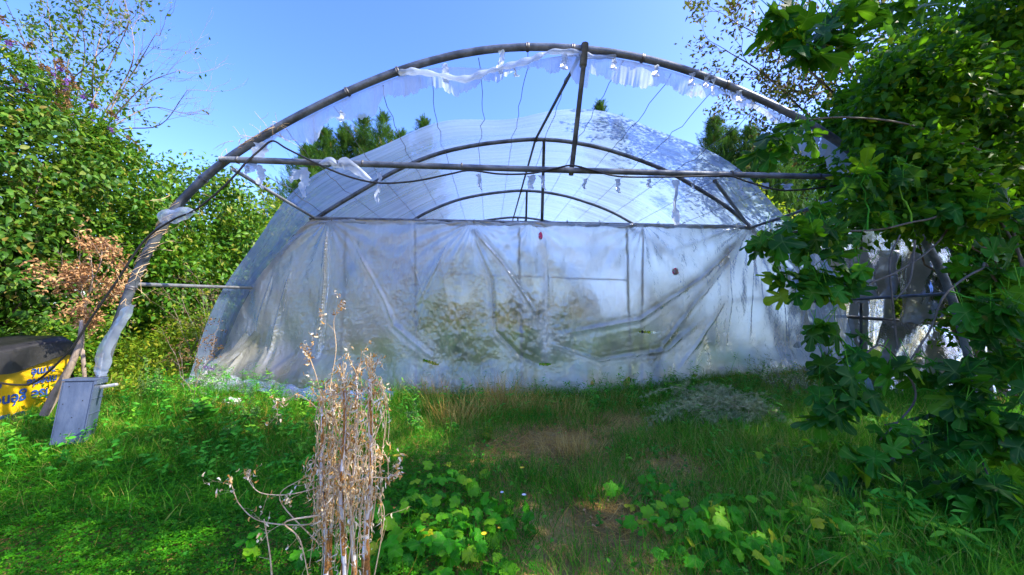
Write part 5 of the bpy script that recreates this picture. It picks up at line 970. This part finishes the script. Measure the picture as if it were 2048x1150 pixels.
# ------------------------------------------------------------------ dead stalks in the foreground
def stalk(px0, px1, ytop, Y, r_, nleaf, seed, label, lean=0):
    g2 = np.random.default_rng(seed); b = at(px0, 1210, Y); tp = at(px1, ytop, Y); z0 = float(zt(b.x, Y)); root = empty('dead_stalk', (b.x, Y, z0), label, 'dead plant', 'tall dead stalks')
    N_ = 26; pts = [np.array([b.x+(tp.x-b.x)*f_+.010*math.sin(f_*9+seed), Y+.02*math.sin(f_*5+seed), z0-.03+(tp.z-z0)*f_]) for f_ in np.linspace(0, 1, N_)]
    t_ = Tubes(); t_.add(pts, [r_*(1.1-.75*f_)*(1+.10*math.sin(f_*40)) for f_ in np.linspace(0, 1, N_)], 10); t_.build('stem', MT['stalk'], root)
    # peeling brown husk in ragged sleeves
    V = []; Fc = []
    for s in range(30):
        f0 = g2.random()**1.4*.9; L_ = g2.uniform(.05, .16); a0 = g2.uniform(0, 6.28); w_ = g2.uniform(.6, 1.8); base = len(V); n = 7
        for i in range(n):
            f_ = min(.99, f0+L_*i/(n-1)); q = pts[int(f_*(N_-1))]+(pts[min(N_-1, int(f_*(N_-1))+1)]-pts[int(f_*(N_-1))])*((f_*(N_-1)) % 1); rr = r_*(1.1-.75*f_)*(1.12+.25*g2.random())
            for k in range(4): a = a0+w_*(k/3)*(1-.5*abs(i/(n-1)-.5)) + .3*g2.normal()*.3; V.append((q[0]+rr*math.cos(a), q[1]+rr*math.sin(a), q[2]+g2.normal(0, .003)))
        for i in range(n-1):
            for k in range(3): j = base+i*4+k; Fc.append((j, j+1, j+5, j+4))
    me = bpy.data.meshes.new('husk'); me.from_pydata(V, [], Fc); link('husk', me, MT['husk'], root)
    # thin side stems arching up and drooping
    tb = Tubes(); A = []
    for s in range(24):
        f_ = g2.uniform(.5, .99); q = pts[int(f_*(N_-1))]; a = g2.uniform(0, 6.28); L_ = g2.uniform(.15, .42); sp = g2.uniform(.03, .10); dr = g2.uniform(.9, 2.0); pl = []
        for i in range(12):
            u = i/11; pl.append(q+np.array([math.cos(a)*sp*math.sin(u*1.6), math.sin(a)*sp*math.sin(u*1.6), L_*(.55*math.sin(u*2.2)-dr*u*u*.8)])+g2.normal(0, .004, 3))
        tb.add(pl, np.linspace(.0030, .0012, 12), 5, False); A += pl[3:]
    for s in range(4):
        q = pts[-1]; pl = [q]; d = np.array([g2.normal(0, .25), g2.normal(0, .2), 1.])
        for i in range(6): d = d+g2.normal(0, .2, 3); d /= np.linalg.norm(d); pl.append(pl[-1]+d*.020)
        tb.add(pl, np.linspace(.004, .0015, 7), 5, False); A += pl
    tb.build('side_stems', MT['twig'], root)
    A = np.array(A+[p_+g2.normal(0, .02, 3) for p_ in pts[10:]*2]); idx = g2.integers(0, len(A), nleaf); nleaf = int(nleaf*1.7); idx = g2.integers(0, len(A), nleaf); P = A[idx]+g2.normal(0, .010, (nleaf, 3)); Dr = g2.normal(0, .4, (nleaf, 3)); Dr[:, 2] -= .9
    scatter('dry_leaves', CURL, P, Dr, g2.normal(0, 1, (nleaf, 3)), g2.uniform(.012, .042, nleaf), MT['dryleaf'], root, wscale=.45, seed=seed)
stalk(650, 642, 800, 1.80, .0125, 330, 401, 'leftmost dead stalk, brown husk hung with curled leaves')
stalk(680, 690, 760, 1.74, .0125, 380, 402, 'second dead stalk from the left, white stem under shaggy leaves')
stalk(700, 716, 735, 1.86, .011, 360, 403, 'third dead stalk from the left, tallest and thinnest')
stalk(735, 743, 745, 1.70, .0165, 320, 404, 'rightmost dead stalk, thickest with clean white stem')
stalk(665, 668, 790, 1.95, .009, 260, 405, 'thin dead stalk standing just behind the middle pair')
def thin_dead(pxs, Y, label, r_=.0035, nleaf=30, seed=1, grp='fallen dead stems', twg=2, name='withered_stem', lf=.022):
    g2 = np.random.default_rng(seed); pts = smooth_line([at(x, y, yy) for (x, y), yy in zip(pxs, Y if isinstance(Y, (list, tuple)) else [Y]*len(pxs))], 7); b = pts[0]; root = empty(name, tuple(b), label, 'dead stem', grp)
    tb = Tubes(); tb.add(pts, np.linspace(r_, r_*.45, len(pts)), 6, False); ends = []
    for i in range(6, len(pts), 6): d = np.array(tuple(pts[i]-pts[i-1])); twigs(tb, pts[i], d/np.linalg.norm(d)+g2.normal(0, .6, 3), .07, r_*.3, 1, g2, ends, .6, twg, 0, 3)
    tb.build('stem', MT['twig'], root); A = np.array([e[0] for e in ends]+[tuple(p_) for p_ in pts[-6:]]*3); idx = g2.integers(0, len(A), nleaf)
    scatter('dry_leaves', CURL, A[idx]+g2.normal(0, .008, (nleaf, 3)), g2.normal(0, 1, (nleaf, 3)), g2.normal(0, 1, (nleaf, 3)), lf, MT['dryleaf'], root)
thin_dead([(690, 900), (660, 800), (672, 700), (668, 640), (690, 605)], 1.8, 'arching dead stem rising above all the stalks', .003, 50, 1)
thin_dead([(660, 860), (640, 780), (625, 730), (608, 690)], 1.9, 'dead stem leaning left from the top of the stalks', .003, 60, 2)
thin_dead([(650, 830), (600, 790), (575, 800), (548, 812)], 1.9, 'short dead twig with pale capsules pointing left', .003, 40, 3)
thin_dead([(720, 950), (755, 860), (772, 800), (745, 740), (735, 725)], 1.75, 'dead stem bowed out to the right of the stalks', .0035, 35, 4)
thin_dead([(745, 1040), (765, 900), (768, 830), (740, 760)], 1.72, 'second bowed dead stem on the right, hung with orange leaves', .003, 60, 5)
thin_dead([(700, 965), (740, 955), (780, 955), (800, 945)], 1.65, 'grey dead twig sticking out to the right', .003, 50, 6)
thin_dead([(660, 1040), (600, 1050), (520, 1042), (480, 1010), (465, 975), (458, 950)], [1.8, 1.85, 1.85, 1.9, 1.9, 1.9], 'pale curved dead stem lying left of the stalks', .0032, 30, 7)
thin_dead([(650, 970), (600, 985), (560, 990), (520, 985), (500, 965), (492, 945)], 1.95, 'thin dead stem above the pale curved one', .003, 40, 8)
thin_dead([(545, 1170), (540, 1110), (528, 1038)], 1.75, 'straight white dead stem standing at the lower left', .0045, 0+4, 9, twg=0)
thin_dead([(640, 1030), (570, 1045), (600, 1080), (620, 1170)], 1.7, 'bent dead stem curling down to the bottom edge', .004, 20, 10)
thin_dead([(690, 1180), (705, 1050), (690, 960), (720, 860)], 1.62, 'white dead stem crossing in front of the stalks', .003, 12, 11)
thin_dead([(745, 1170), (762, 1080), (768, 1020), (755, 990)], 1.7, 'thin white dead stem right of the thickest stalk', .003, 10, 12)
thin_dead([(640, 1090), (560, 1000), (600, 960), (660, 935)], 1.85, 'looping dead stem left of the stalks', .003, 40, 13)
X = rng.uniform(-1.25, -.45, 900); Y = rng.uniform(1.7, 2.3, 900)
blades('dead_litter', X, Y, .16, .003, 'straw', 'grey dead stems matted at the bottom left of the stalks', .9, .85)
print('polys', sum(len(o.data.polygons) for o in scene.objects if o.type == 'MESH'))
